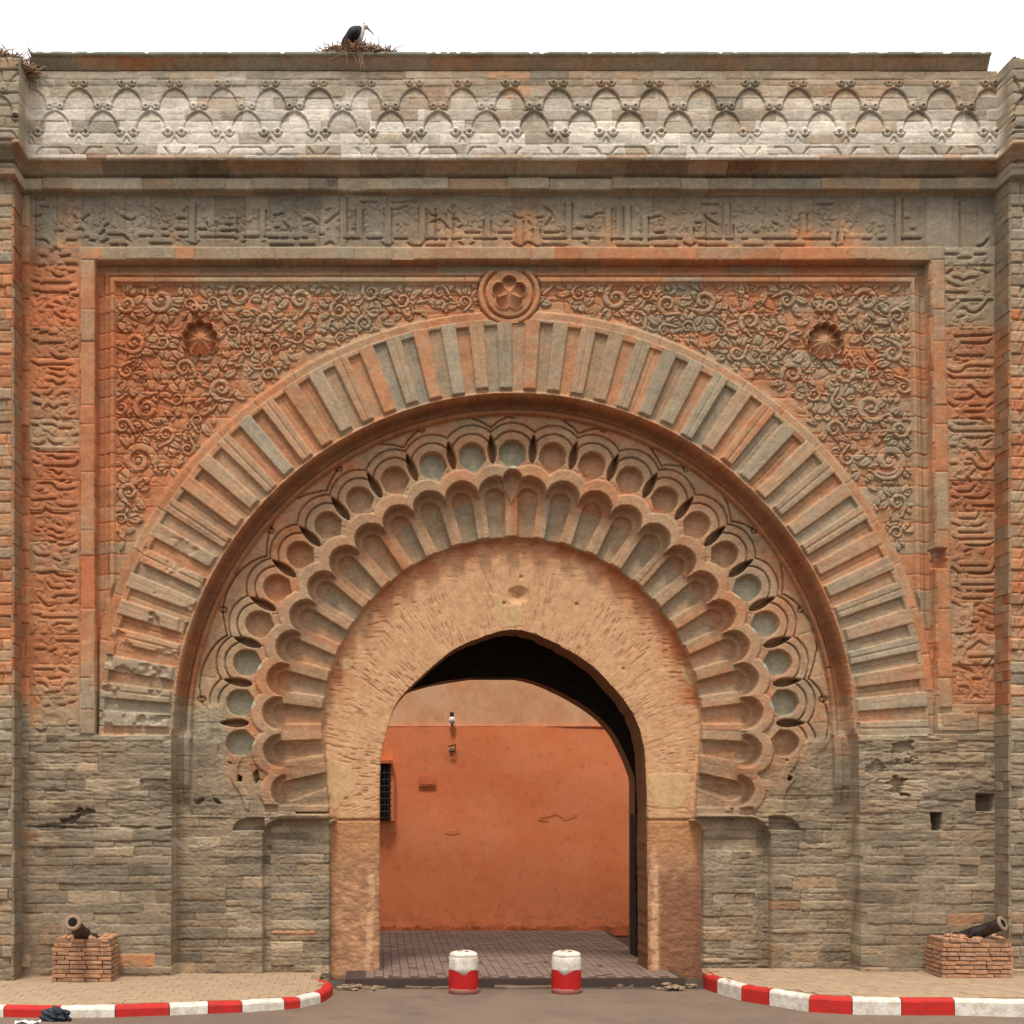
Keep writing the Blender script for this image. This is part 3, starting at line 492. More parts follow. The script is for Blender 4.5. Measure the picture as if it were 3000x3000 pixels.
sunk = -.098+lows[(ii+50) % 399]-.012*split2*(ph > .54)
hv = lerp(sunk, raised, ss(ad, 1.6)); hv = np.where((ph >= .54), lerp(hv, -.055, ss(rad-tops[ii], 1.8)), hv)
hv = lerp(hv, -.095, ss(inn[ii]-rad, 1.8)*(ph < .54))
hv += .006*(vn(rad, th*14, 60, 5, 88)-.5)
brk = np.clip((fbm(X, Y, 30, 95)-.56)*8, 0, 1)*np.clip((Y-950)/150, 0, 1)*(X < 420); hv -= .05*brk*(ph < .54)
H = lerp(H, hv, ss(786-rad, 1.5)*ss(1387-Y, 2))
# eroded base of the big ring on the left and right
q_ = 0; rc = np.hypot(X-962, Y-549); in_r = (Y > 505) & (Y < 604)
H = lerp(H, -.085, ss(60-rc, 1.8)*in_r); H -= .055*ss(2.2-np.abs(rc-47), 1.8)*in_r; H -= .045*ss(1.8-np.abs(rc-60), 1.8)*in_r
thr_ = np.arctan2(X-962, 549-Y); fr_ = np.abs(np.cos(2.5*thr_)); Rr_ = 35*(.66+.34*fr_**.5); sd = Rr_-rc
H = lerp(H, lerp(-.06, -.085-.10*np.clip(rc/30, .2, 1)*fr_**.5, ss(sd-3, 1.8)), ss(sd, 1.8))
q = _lab[0]+1; _lab[0] = q; LN[q] = 'rosette'; LAB[(rc < 61) & in_r] = q; JD[(rc < 61) & in_r] = 99
# -- recess A: middle plate
A = np.where(Y < CY, 648-rad, np.minimum(X-323, 1620+.01*(Y-1385)-X))
HP = -.42
cove = np.interp(A, [-3, 0, 3, 4.5, 9, 16, 20, 24, 29, 31, 34], [-.10, -.07, -.07, -.30, -.42, -.40, -.40, -.34, -.33, -.35, HP])
covl = np.interp(A, [-1, 0, 1.8, 16, 17.5, 38, 39.5], [-.0, -.0, -.34, -.36, -.31, -.33, HP])
tl = np.clip((Y-1375)/14, 0, 1)
lowj = np.interp(A, [-1, 0, 2], [0, 0, HP])
recess = lerp(cove, lerp(covl, lowj, np.clip((Y-1480)/40, 0, 1)), tl)
H = lerp(H, recess, ss(A+3, 1.5)*np.where(Y < CY, 1, ss(A, 1.5)/np.maximum(ss(A+3, 1.5), 1e-3)))
cm = (A > 0) & (A < 33) & (Y < CY)
polar_blocks(cm, CX, CY, X, Y, [630], 9.5, 2, 'cove_stone', seed=2)
rows_blocks((A > 0) & (A < 34) & (Y >= CY) & (Y < 1534), X, Y, np.array([1425., 1490.]), 400, 600, 'cove_stone', wob=.4, seed=60)
# lower jamb masonry labels: reuse courses; relief of courses is added later
# -- middle plate carving (in the layer at HP)
Px, Py = layer(HP)
PXc, PYc = 967.0, 1371.0
pr_ = np.hypot(Px-PXc, Py-PYc); pth = np.degrees(np.arctan2(Px-PXc, PYc-Py))
plate = (A > 33) & (Py < 1536)
pp = plate & (pr_ > 500) & (Py < 1500)
polar_blocks(pp, PXc, PYc, Px, Py, [566], 8.5, 4.25, 'carved_plate_stone', seed=3)
JD[pp] = np.maximum(JD[pp], .6)
# wavy interlaced fillets following each hole
k8 = np.clip(np.round(pth/8.5), -11, 11)*8.5; kk = np.radians(k8)
hx = PXc+517*np.sin(kk); hy = PYc-517*np.cos(kk); hr = np.hypot(Px-hx, Py-hy)
k17 = np.clip(np.round(pth/17), -5, 5)*17; q17 = np.radians(k17)
gx_ = PXc+525*np.sin(q17); gy_ = PYc-525*np.cos(q17); gr = np.hypot(Px-gx_, Py-gy_)
k17b = np.clip(np.round((pth-8.5)/17), -6, 5)*17+8.5; q17b = np.radians(k17b)
gxb = PXc+525*np.sin(q17b); gyb = PYc-525*np.cos(q17b); grb = np.hypot(Px-gxb, Py-gyb)
hp = np.full(X.shape, HP)
stepdn = lambda d, a: a*np.clip(1-d/26, 0, 1)*(d > 0)      # relief that starts crisp at the line and dies away outward
out = pr_ > 530
def groove(v, dep=.05): return -dep*1.5*np.clip(ss(v+.9, 1.4)*ss(1.3-v, 1.6), 0, 1)     # crisp line, softer on its inner side
k17c = (np.floor((pth-4.25)/17+.5))*17+4.25; q17c = np.radians(k17c)
g3 = np.hypot(Px-(PXc+482*np.sin(q17c)), Py-(PYc-482*np.cos(q17c)))
irr = (fbm(X, Y, 40, 777)-.5)*5
hp = hp+np.where(out, groove(41-hr+irr*.4), 0)+np.where(out & (pr_ > 540), groove(57-hr+irr*.5, .045), 0)
hp = hp+np.where(pr_ > 558, groove(115-g3+irr, .055), 0)
hp = hp+groove(607-pr_+irr*.5, .05)
tear = np.minimum(np.hypot((pth-np.round(pth/17)*17)*math.pi/180*pr_, (pr_-589)*.8), 99)
hp = hp-.05*ss(2.0-np.abs(tear-5.0), 1.6)
ml = box_sdf(Px, Py, 300, 470, 1330, 1540); mr_ = box_sdf(Px, Py, 1490, 1640, 1395, 1540)
low = ss(np.maximum(ml+20*(pth < -97), mr_), 10)
hp = lerp(hp, HP+.018*ss((vn(Px, Py, 26, 60, 99)-.5)*30, 3)+.008*n_s-.01, low*(pr_ > 540))
# holes and leaf slots
hole_r = 24.5
chord = np.abs(pth) < 98.5
hu = (pth-k8)*math.pi/180*pr_; hvv = np.cos(np.radians(pth-k8))*pr_
hsd = np.where(hvv > 514, 24-hr, np.minimum(24-np.abs(hu), (hvv-484)*.80-np.abs(hu)*.72+1))
hp = lerp(hp, HP-.17+.07*np.clip((500-hvv)/16, 0, 1), ss(hsd, 1.8)*chord)
lth = (np.round(pth/8.5-.5)+.5)*8.5; lk = np.radians(lth); lx = (pth-lth)*math.pi/180*pr_
lv = np.clip((pr_-498)/54, 0, 1); lw = 7.5*np.sin(np.pi*lv**.8)**.8
leaf = lw-np.abs(lx)
hp = lerp(hp, HP-.20-.04*(lx > 0), ss(leaf, 1.6)*(lv > 0)*(lv < 1)*(np.abs(pth) < 97))
# lobed rim round the flutes
angs = np.array([4.15+8.25*k for k in range(11)]+[96.0, 106.0]); fk = angs[np.searchsorted((angs[1:]+angs[:-1])/2, np.abs(pth))]; fa = np.radians(fk)*np.where(pth < 0, -1, 1)
ex = PXc+452*np.sin(fa); ey = PYc-452*np.cos(fa); er = np.hypot(Px-ex, Py-ey)
cen = np.hypot(Px-PXc, Py-(PYc-463))
lobe = np.maximum(np.maximum(44-er, 30-cen), 468-pr_)
trim = 1516 if True else 0
lobe = np.where(np.abs(pth) > 106, np.minimum(lobe, 42-er), lobe)
rim_in = ss(lobe, 1.8)*(Py < 1534)
hr_ = HP+.03-.03*np.clip((pr_-485)/20, 0, 1)*0
hp = lerp(hp, HP+.035, rim_in)
gro = ss(1.6-np.abs(lobe-1.0), 1.8); hp = hp-.02*gro*(pr_ > 470)*(Py < 1530)
m_ = plate & (lobe > 0) & (pr_ > 432)
polar_blocks(m_ & (pth < 0), PXc, PYc, Px, Py, [], 8.25, 0, 'lobed_rim_stone', seed=4); polar_blocks(m_ & (pth >= 0), PXc, PYc, Px, Py, [], 8.25, 0, 'lobed_rim_stone', seed=4)
JD[m_] = 99
# flutes: channel rounded at the outer end
uu = (np.abs(pth)-fk)*math.pi/180*pr_            # sideways from the flute axis
vvv = np.cos(np.radians(np.abs(pth)-fk))*pr_
def stad(half, rc):                              # channel with round head
    return np.where(vvv < rc, half-np.abs(uu), half-np.hypot(uu, vvv-rc))
half_o = np.minimum(30.5, 8.25*math.pi/180*pr_/2+2)
so_ = np.where(vvv < 436, 30.5-np.abs(uu), 31-np.hypot(uu, vvv-441))
inringO = (pr_ > 350)
cut1 = so_*1.0
hp = lerp(hp, HP-.18, ss(np.minimum(cut1, 99), 1.8)*(vvv > 424))
hp = np.where((pr_ <= 445) & (vvv <= 438), HP-.18, hp)
# raised ribs between the channels
chan = np.where(vvv < 437, 14+5*np.clip((vvv-360)/77, 0, 1)-np.abs(uu), 19-np.hypot(uu, vvv-437))
hp = lerp(hp, np.where(pr_ < 470, HP-.275, hp), ss(chan, 1.6)*(pr_ < 470))
endr = ss(361-pr_, 1.8); hp = np.where(pr_ < 370, lerp(hp, HP-.315, endr), hp)
# little cusps between heads
# centre trefoil
cv = PYc-Py; cu = np.abs(Px-PXc)
ct = np.maximum(17-np.hypot(cu, cv-467), np.where(cv < 467, np.minimum(np.where(cv > 452, 15, (cv-424)*.5)-cu, 99), -9))
hp = lerp(hp, HP-.15, ss(ct, 1.6))
hp += .004*(n_f-.5)+.003*(n_s-.5)
m_ = plate & (pr_ <= 434) & (pr_ > 340)
for sgn in (-1, 1):
    s2 = m_ & ((pth*sgn) > 0); mi = np.nonzero(s2)
    qq = np.floor((np.abs(pth[mi])-.0)/4.125).astype(int); qq -= qq.min(); base = _lab[0]+1; LAB[mi] = base+qq; JD[mi] = 99
    for k in range(base, base+qq.max()+1): LN[k] = 'flute_stone'
    _lab[0] = base+qq.max()
# plate applies above springing
spr = ss(1537-Py, 2.5)*ss(A-33, 2)
H = lerp(H, hp, spr*((Py < 1390) | (pr_ < 545) | (low > 0) | (pr_ >= 545)))
# -- below the springing: stepped jambs
HB = -.60
Bx, By = layer(HB)
BL = [(498, 1576), (500, 1566), (506, 1556), (516, 1549), (530, 1545), (700, 1545), (700, 1960), (498, 1960)]
BR = [(1449, 1578), (1443, 1562), (1430, 1549), (1412, 1542), (1300, 1542), (1300, 1960), (1449, 1960)]
B = np.where(Bx < 966, poly_sdf(Bx, By, BL), poly_sdf(Bx, By, BR))
# S-shaped corbels where the plate meets the jamb
cor = np.zeros(X.shape)
Hj = lerp(HP, HB, ss(B, 2.0))
lowm = (A > 1.5) & (Py >= 1533)
Hj = Hj+.010*(n_s-.5)
H = np.where(lowm, lerp(H, Hj, ss(Py-1535, 2.5)), H)
def lens(cx, cy, rx, ry, lvl, xs=0):
    global H
    e = 1-np.hypot((Px-cx)/rx, (Py-cy)/ry); H = lerp(H, lvl, ss(e*min(rx, ry), 2)*(Py > cy-ry)*(Py < 1620))
for pts, lv in (([(439, 1567), (441, 1558), (448, 1550), (458, 1546), (470, 1543), (498, 1543), (498, 1567)], HP-.13), ([(1452, 1541), (1483, 1541), (1497, 1547), (1506, 1556), (1510, 1566), (1452, 1566)], HP-.13),
            ([(500, 1519), (640, 1521), (642, 1532), (500, 1533)], HP-.03), ([(1291, 1524), (1420, 1524), (1426, 1538), (1291, 1539)], HP-.03),
            ([(443, 1425), (437, 1445), (433, 1462), (440, 1478), (450, 1492), (458, 1508), (462, 1526), (470, 1530), (472, 1514), (466, 1496), (456, 1480), (447, 1468), (449, 1450), (455, 1432)], HP+.03),
            ([(1506, 1410), (1509, 1428), (1500, 1446), (1490, 1458), (1497, 1462), (1500, 1472), (1493, 1480), (1484, 1492), (1478, 1512), (1480, 1538), (1456, 1538), (1462, 1500), (1470, 1470), (1484, 1440)], HP+.03),
            ([(450, 1462), (456, 1466), (455, 1474), (448, 1474)], HP-.20), ([(1488, 1463), (1494, 1466), (1493, 1473), (1486, 1472)], HP-.20), ([(477, 1459), (486, 1452), (490, 1470), (482, 1480)], HP-.12),
            ([(360, 1400), (366, 1390), (372, 1400), (372, 1520), (360, 1530)], HP+.02), ([(398, 1400), (408, 1392), (414, 1404), (404, 1440), (414, 1520), (398, 1528)], HP+.02), ([(368, 1516), (376, 1508), (386, 1506), (384, 1512), (374, 1518)], HP-.06), ([(402, 1506), (410, 1508), (418, 1516), (412, 1518), (404, 1512)], HP-.06)):
    sd = poly_sdf(Px, Py, pts); H = lerp(H, lv, ss(sd+(n_f-.5)*1.5, 2.0))
# broken patches on the lower wall
for pts, dep in (([(1688, 1400), (1722, 1404), (1726, 1420), (1700, 1424), (1694, 1438), (1682, 1420)], .06), ([(1640, 1440), (1660, 1436), (1668, 1452), (1650, 1470), (1640, 1460)], .05), ([(150, 1528), (178, 1526), (178, 1532), (142, 1545), (142, 1552), (110, 1556), (112, 1546), (140, 1540)], .10), ([(1690, 1462), (1712, 1470), (1700, 1490), (1714, 1500), (1692, 1496), (1678, 1480)], .10),
                 ([(1706, 1432), (1725, 1434), (1718, 1442), (1706, 1440)], .08), ([(640, 1), (641, 1), (641, 2)], 0)):
    sd = poly_sdf(X, Y, pts); H -= dep*ss(sd+(fbm(X, Y, 16, 970, .45)-.5)*26, 3)*(sd > -14)
for x0, x1, y0, y1, dep in ((1841, 1880, 1499, 1531, .28), (1758, 1777, 1534, 1566, .35), (1904, 1915, 1526, 1548, .25)):
    H -= dep*ss(box_sdf(X, Y, x0, x1, y0, y1)+(n_f-.5)*3, 2)
led2 = ss(2.2-np.abs(Y-(1562+(n_m-.5)*14)), 2)*((X > 45) & (X < 322)); H -= .06*led2*np.clip((n_f-.3)*4, 0, 1)
# -- plaster arch (inner face)
HC = -.80
Cx, Cy = layer(HC)
cr = np.hypot(Cx-966, Cy-1371)
t_ = np.clip((Cy-1371)/170, 0, 1)
xl = 613+10*t_**1.5; xr_ = 1319-14*t_**1.5
C = np.where(Cy < 1371, 353.5-cr, np.minimum(Cx-xl, xr_-Cx))
cnr = np.where((Cy < 1576) & (Cx > 1291), 30-np.hypot(Cx-1291, Cy-1576), np.where((Cy < 1566) & (Cx < 641), 20-np.hypot(Cx-642, Cy-1566), 99))
C = np.where(Cy > 1547, np.minimum(np.minimum(Cx-623, 1321-Cx), cnr), C)
OPEN_ = [(968,1187),(935,1193),(900,1205),(858,1223),(817,1256),(777,1293),(747,1326),(734,1363),(722,1409),(717,1446),(716,1540),(717,1600),(716,1700),(716,1862),(1222,1862),(1222,1700),(1220,1600),(1221,1530),(1218,1449),(1214,1406),(1204,1366),(1184,1329),(1154,1293),(1121,1259),(1071,1226),(1036,1207),(1000,1193)]
def curve(P, ya):          # round off the arch part of an outline
    n = len(P); out = []
    for i in range(n):
        p0, p1, p2, p3 = [np.array(P[(i+k) % n], float) for k in (-1, 0, 1, 2)]
        out.append(tuple(p1))
        if min(p1[1], p2[1]) > ya: continue
        for t in (.25, .5, .75):
            out.append(tuple(.5*((2*p1)+(p2-p0)*t+(2*p0-5*p1+4*p2-p3)*t*t+(3*p1-p0-3*p2+p3)*t**3)))
    return out
def relax(P, ya, n=3):
    P = [np.array(p, float) for p in P]
    for _ in range(n): P = [p if p[1] > ya else .25*P[i-1]+.5*p+.25*P[(i+1) % len(P)] for i, p in enumerate(P)]
    return [tuple(p) for p in P]
OPEN = relax(curve(OPEN_, 1500), 1500)
cth = np.degrees(np.arctan2(Cx-966, 1470-Cy)); cr2 = np.hypot(Cx-966, Cy-1470)
br = vn(cth*1.0, cr2, 1.15, 46, 120)*.6+vn(cth, cr2, .6, 20, 121)*.4
hz = vn(Cx, Cy, 30, 4.2, 122); wgt = np.clip((cr-285+60*(fbm(X, Y, 60, 44)-.5))/40, 0, 1)*(Cy < 1330)
tk = vn(cth, cr2, .42, 13, 123); tk2 = vn(Cx, Cy, 14, 2.2, 124); tick = np.clip((lerp(tk, tk2, wgt)-.62)*5, 0, 1)*np.clip(fbm(X, Y, 70, 125)*2.4-.45, .15, 1)
tex = lerp(.5+.45*(lerp(br, hz, wgt)-.5), .0, tick)
rough = fbm(X, Y, 16, 130, .6)
YP = np.maximum.reduce([ss(poly_sdf(Cx+(n_f-.5)*14, Cy+(n_f-.5)*14, p), 2.5) for p in ([(616,1428),(650,1440),(676,1462),(672,1490),(650,1500),(632,1528),(622,1524)],[(1224,1462),(1306,1462),(1298,1500),(1286,1526),(1236,1520),(1226,1490)],[(928,1120),(945,1124),(950,1144),(985,1138),(985,1180),(946,1184),(930,1160)],[(640,1243),(666,1246),(660,1262),(642,1264)],[(1285,1260),(1310,1268),(1308,1290),(1296,1290)])])
hc = HC+np.where(Cy < 1545, (.007*(lerp(br, hz, wgt)-.5)-.011*tick)*(1-YP), .020*(rough-.5)+.006*(n_s-.5))+.006*YP
hc -= .04*ss(2-np.abs(Cy-1547), 2)*(np.abs(Cx-966) > 250)
kh = np.hypot((Cx-978)/20, (Cy-1123)/17); hc -= .07*np.clip(1.1-kh, 0, 1)*np.clip(n_f*2, 0, 1)*1.4
for hx_, hy_ in ((983, 1089), (1088, 1140), (951, 1138), (1176, 1262)): hc -= .03*ss(3-np.hypot(Cx-hx_, Cy-hy_), 2)
H = lerp(H, hc, ss(C, 2.0))
mC = C > 0
q = _lab[0]+1; _lab[0] = q+3; LN[q] = 'plastered_arch'; LN[q+1] = 'plastered_pier'; LN[q+2] = 'plastered_pier'
LAB[mC] = q; LAB[mC & (Cy > 1547) & (Cx < 966)] = q+1; LAB[mC & (Cy > 1547) & (Cx >= 966)] = q+2; JD[mC] = 99
# -- top: cornices, frieze and towers
topm = Y < Y_CORN
H = np.where(topm, PROF+.004*(n_f-.5), H)
for a, b, l0, l1, nm, sd_ in ((0, Y_CAPB, 70, 170, 'cap_stone', 21), (Y_FR1, yk[12]+1, 70, 170, 'cornice_stone', 23), (yk[12]+1, Y_CORN, 40, 130, 'cornice_stone', 24)):
    rows_blocks((Y >= a) & (Y < b), X, Y, np.array([yk[1]+1]) if nm == 'cap_stone' else np.array([]), l0, l1, nm, wob=.5, seed=sd_)
Fx, Fy = layer(.30)
frm = (Y >= Y_FR0) & (Y < Y_FR1)
rows_blocks(frm, Fx, Fy, np.array([150, 162, 184, 206, 228, 251, 272, 291]), 34, 96, 'frieze_block', wob=.15, seed=25)
Fp = 90.5; kf = np.round((Fx-58)/Fp); u1 = np.abs(Fx-58-kf*Fp); kg = np.round((Fx-103.25)/Fp); u2 = np.abs(Fx-103.25-kg*Fp)
wfr = np.clip(.5+(fbm(X, Y, 120, 222)-.35)*2+.35*(X > 700), .45, 1)
def arch(u, y0, hw, hh):      # pointed arch: >0 under it
    # two arcs meeting at the apex
    c = (hh*hh-hw*hw)/(2*hw) if hh > hw else 0; Rr = hw+c
    body = np.where(Fy < y0+hh, Rr-np.hypot(u+c, Fy-(y0+hh)), hw-u); return body
a1 = arch(u1, 165, 28, 37); a2 = arch(u2, 208, 27, 36)
hfz = np.zeros(X.shape)
hfz -= .042*ss(a1, 1.6)*np.clip(1-(Fy-172)/36, 0, 1)*(Fy < 214)*wfr
hfz -= .042*ss(a2, 1.6)*np.clip(1-(Fy-214)/44, 0, 1)*(Fy < 262)*wfr
def ring(u, cx, cy, r_=5.5, amp=.03):
    rr = np.hypot(u-cx, Fy-cy); return -amp*1.5*ss(2.2-rr, 1.6)+amp*ss(2.4-np.abs(rr-r_+.8), 1.7)-amp*ss(1.2-np.abs(rr-r_-2.4), 1.7)*(Fy > cy-1)
hfz += wfr*(ring(u1, 13, 249, 6.2)+ring(u1, 9.5, 157, 4.4, .024)+ring(u2, 9.5, 200, 4.4, .024))
nose = np.abs(u1-(Fy-258)*.45-.5); hfz -= .03*wfr*ss(1.8-nose, 1.6)*(Fy > 258)*(Fy < 270)
vv_ = np.abs((19-u1)-(Fy-278)*.72); hfz -= .035*wfr*ss(2.0-vv_, 1.6)*(Fy > 277)*(Fy < 291)*(u1 > 3)
bar = ss(1.6-np.abs(Fy-278), 1.6)*(u1 > 19)*(u1 < 45); hfz -= .02*bar*((kf.astype(int) % 4) < 2)
bevel = ss(1.4-np.abs(Fy-187-3*np.cos(u2*.16)), 1.6)*(u2 < 15); hfz -= .006*bevel
hfz -= .030*wfr*(ss(1.0-np.abs(a1-.4), 1.3)*(Fy < 212)*(Fy > 166)+ss(1.0-np.abs(a2-.4), 1.3)*(Fy < 256)*(Fy > 209))
lk1 = ss(1.0-np.abs(Fy-(206+.10*u2)), 1.3)*(u2 < 17)*(u2 > 11); hfz -= .02*lk1
hfz += .010*ss((163-Fy), 1.5)*((vn(Fx, Fy, 120, 400, 5) > .5))
chip = np.clip((fbm(X, Y, 26, 300, .3)-.60)*9, 0, 1); hfz -= .004*chip
H = np.where(frm, H+hfz, H)
tw = ss(tower, 2.0)
twm = tower > 0
ysT = np.arange(120, GY+20, 21.0)
rows_blocks(twm, X, Y, ysT, 30, 70, 'tower_stone', wob=1, seed=30)
Ht = np.where(topm, PROF+hfz*frm*.9, .006*(n_s-.5)) + .46
H = lerp(H, Ht, tw)
chev = ss(1.6-np.abs(((X*1.3+Y*.8) % 18)-9)+3, 2); H -= .012*chev*((X > 1893) & (Y > 560) & (Y < 1250))
# -- per stone offset, joints, wear
NL = _lab[0]+2
offs = rng.normal(0, 1, NL); offs2 = rng.uniform(-1, 1, NL)
names = np.array(['']*NL, dtype=object)
for k, v in LN.items(): names[k] = v
amp_of = {'wall_stone': .007, 'tower_stone': .010, 'frieze_block': .0025, 'inscription_slab': .006, 'carved_block': .0016, 'frame_stone': .004, 'cap_stone': .003, 'cornice_stone': .010, 'arch_band_stone': .004, 'cove_stone': .004, 'carved_plate_stone': .0015, 'flute_stone': .003}
jt_of = {'wall_stone': .011, 'tower_stone': .022, 'frieze_block': .007, 'inscription_slab': .012, 'carved_block': .011, 'frame_stone': .014, 'cap_stone': .012, 'cornice_stone': .014, 'arch_band_stone': .012, 'cove_stone': .010, 'carved_plate_stone': .006}
ampL = np.array([amp_of.get(n, 0) for n in names]); jtL = np.array([jt_of.get(n, 0) for n in names])
H += ampL[LAB]*offs[LAB] - jtL[LAB]*ss(1.5-JD, 1.8)*np.where(names[LAB] == 'wall_stone', np.clip((fbm(X, Y, 36, 950)-.36)*5, .12, 1.5), .35+.9*n_f)
H += .0035*(n_f-.5)
stri = fbm(X, Y, 60, 900, .09); lowz = np.clip((Y-1380)/60, 0, 1)*(C < 0); H += lowz*(.005*(stri-.5)-.007*np.clip((fbm(X, Y, 22, 905, .3)-.60)*8, 0, 1))
# ---------------------------------------------------------------- colour of the stone
GXk = [0, 90, 200, 330, 480, 700, 966, 1200, 1430, 1560, 1700, 1850, 1932]
GYk = [90, 130, 150, 300, 312, 345, 375, 440, 478, 545, 640, 760, 900, 1100, 1240, 1310, 1370, 1450, 1600, 1860]
G = np.array([
 [.15]*13,
 [.38,.38,.45,.4,.3,.35,.40,.35,.3,.4,.4,.3,.3],
 [.2,.1,.1,.1,.05,.2,.3,.3,.2,.3,.2,.25,.3],
 [.1]*13,
 [.5,.5,.5,.45,.4,.4,.4,.5,.45,.45,.45,.5,.5],
 [.2,.1,.1,.1,.1,.15,.15,.1,.1,.1,.1,.1,.15],
 [.35,.15,.1,.1,.12,.1,.15,.15,.15,.2,.05,.05,.15],
 [.6,.3,.1,.25,.15,.2,.55,.3,.35,.7,.15,.08,.2],
 [.7,.6,.4,.35,.3,.4,.5,.62,.7,.7,.5,.1,.3],
 [.65,.75,.68,.55,.42,.40,.55,.52,.52,.66,.42,.2,.4],
 [.6,.85,.8,.75,.5,.42,.45,.42,.45,.52,.45,.55,.55],
 [.5,.78,.78,.72,.52,.42,.42,.42,.42,.45,.45,.65,.6],
 [.5,.78,.74,.62,.52,.42,.42,.42,.42,.44,.48,.62,.62],
 [.65,.78,.60,.45,.4,.38,.38,.38,.38,.4,.45,.55,.6],
 [.7,.70,.55,.42,.30,.38,.4,.4,.4,.42,.5,.68,.6],
 [.4,.45,.35,.35,.22,.38,.4,.4,.4,.45,.42,.62,.5],
 [.2,.2,.18,.12,.10,.38,.4,.4,.4,.38,.25,.18,.2],
 [.12,.10,.10,.10,.08,.30,.3,.3,.3,.14,.12,.08,.08],
 [.1,.08,.06,.06,.06,.08,.1,.1,.10,.08,.10,.06,.08],
 [.2,.2,.16,.16,.18,.2,.2,.2,.2,.2,.16,.2,.2]])
gi = np.array([[np.interp(xx, GXk, row) for xx in gx] for row in G])      # rows x NX
iy = np.clip(np.searchsorted(GYk, gy)-1, 0, len(GYk)-2); ty = np.clip((gy-np.array(GYk)[iy])/(np.array(GYk)[iy+1]-np.array(GYk)[iy]), 0, 1)
Wm = gi[iy]*(1-ty)[:, None]+gi[iy+1]*ty[:, None]
bw = rng.normal(0, 1, NL); bl_ = rng.normal(0, 1, NL)
varW = {'wall_stone': .07, 'voussoir': .12, 'frieze_block': .07, 'carved_block': .09, 'flute_stone': .07, 'carved_plate_stone': .05, 'inscription_slab': .10, 'frame_stone': .11, 'tower_stone': .14, 'cornice_stone': .12, 'cap_stone': .10}
vW = np.array([varW.get(n, .05) for n in names]); vL = np.array([{'wall_stone': .13, 'frieze_block': .11, 'tower_stone': .12, 'voussoir': .07, 'carved_block': .06, 'cornice_stone': .16, 'inscription_slab': .09}.get(n, .05) for n in names])
Wm = Wm+vW[LAB]*bw[LAB]+.22*(fbm(X, Y, 95, 400)-.5)+.30*(fbm(X, Y, 24, 410, .6)-.5)
isw = names[LAB] == 'wall_stone'; odd = (rng.random(NL) > .982)[LAB]
Wm = np.where(isw & odd & (Y > 1300), Wm+.4, Wm)
vs = names[LAB] == 'voussoir'
Wm = np.where(vs & (ph < .54), Wm-.12, Wm); Wm = np.where(vs & (ph >= .54), np.minimum(Wm, .60)-.04, Wm)
Wm = np.where(isw & (Y > 1400), Wm-.05, Wm)
plt_ = (A > 33) & (C < 0) & (Py < 1540)
inner = plt_ & (pr_ < 570)
inw = ss(540-pr_+(fbm(X, Y, 60, 402)-.5)*60, 24)*np.clip((1560-Y)/110, .35, 1)
Wm0 = Wm; Wm = np.where(inner, .43+.12*(fbm(X, Y, 90, 401)-.5)*2+vW[LAB]*bw[LAB]-.22*(np.array(names[LAB] == 'flute_stone') & (chan > 0) & (Y < 1200))*.6, Wm)
Wm = np.where(inner, lerp(Wm0, Wm, inw), Wm)
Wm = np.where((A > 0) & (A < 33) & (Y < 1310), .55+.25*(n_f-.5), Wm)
Wm = np.where(isw & (JD < 2) & (Y < 1300), Wm+.2, Wm)
cb = names[LAB] == 'carved_block'
Wm = np.where(cb & (JD < 1.6), Wm+.22, Wm)
dp = np.clip((n_m-.35)*3, 0, 1)
Wm = np.where(cb & (dd > 40), Wm-.12+.30*np.clip(-AR/.030, 0, 1)*(.4+.6*dp), Wm)                     # ochre wash left in the sunk ground
Wm = np.where((top_in > 0), Wm-.10, Wm)
Wm = np.where(cb | fr.astype(bool)*(fr > 0) | (sideL > 0) | (sideR > 0), Wm-.05, Wm)
Wm = np.where(names[LAB] == 'tower_stone', Wm-.12, Wm); Wm = np.where(Wm > .62, .62+(Wm-.62)*.55, Wm); Wm = np.clip(Wm, 0, .84)
stops = [0, .2, .4, .6, .8, 1.0]
cols = lin([(155, 142, 120), (164, 144, 116), (178, 142, 108), (188, 128, 88), (186, 108, 68), (150, 80, 50)])
COL = np.stack([np.interp(Wm, stops, cols[:, k]) for k in range(3)], -1)
lumi = 1+vL[LAB]*bl_[LAB]+.36*(fbm(X, Y, 40, 420, .5)-.5)+.26*(n_s-.5)+.16*(vn(X, Y, 2.6, 2.2, 333)-.5)
fz = frm & (tower < 0)
pale = np.clip((Fy-148)/50, .3, 1)*np.where((Fx > 800) & (Fx < 1900), .6+.4*(Fy > 228), 1)
fw = np.where(rng.random(NL)[LAB] > .30, 1.0, .35)*pale
COL = np.where(fz[..., None], lerp(COL, lin((226, 214, 196))[None, None], (np.clip(fw, 0, 1)*.85)[..., None]), COL)
corn = (names[LAB] == 'cornice_stone') & (Y > yk[12]+1)
COL = np.where(corn[..., None], lerp(COL, lin((196, 180, 152))[None, None], (rng.random(NL)[LAB] > .55)[..., None]*.5), COL)
cvm = (A > 4) & (A < 33) & (Y < 1330); COL = np.where(cvm[..., None], COL*np.array([.74, .66, .60]), COL)  # red-brown cove stone, darkened further to paint in the moulding's shade
lip = (Y < yk[2]) & (tower < 0)
COL = np.where(lip[..., None], lin((158, 162, 140)), COL)
low_s = np.clip((fbm(X, Y, 70, 500)-.45)*3, 0, 1)*np.clip((Y-1380)/100, 0, 1)
lumi = lumi*(1-.26*low_s)*(1+lowz*.42*(stri-.5))
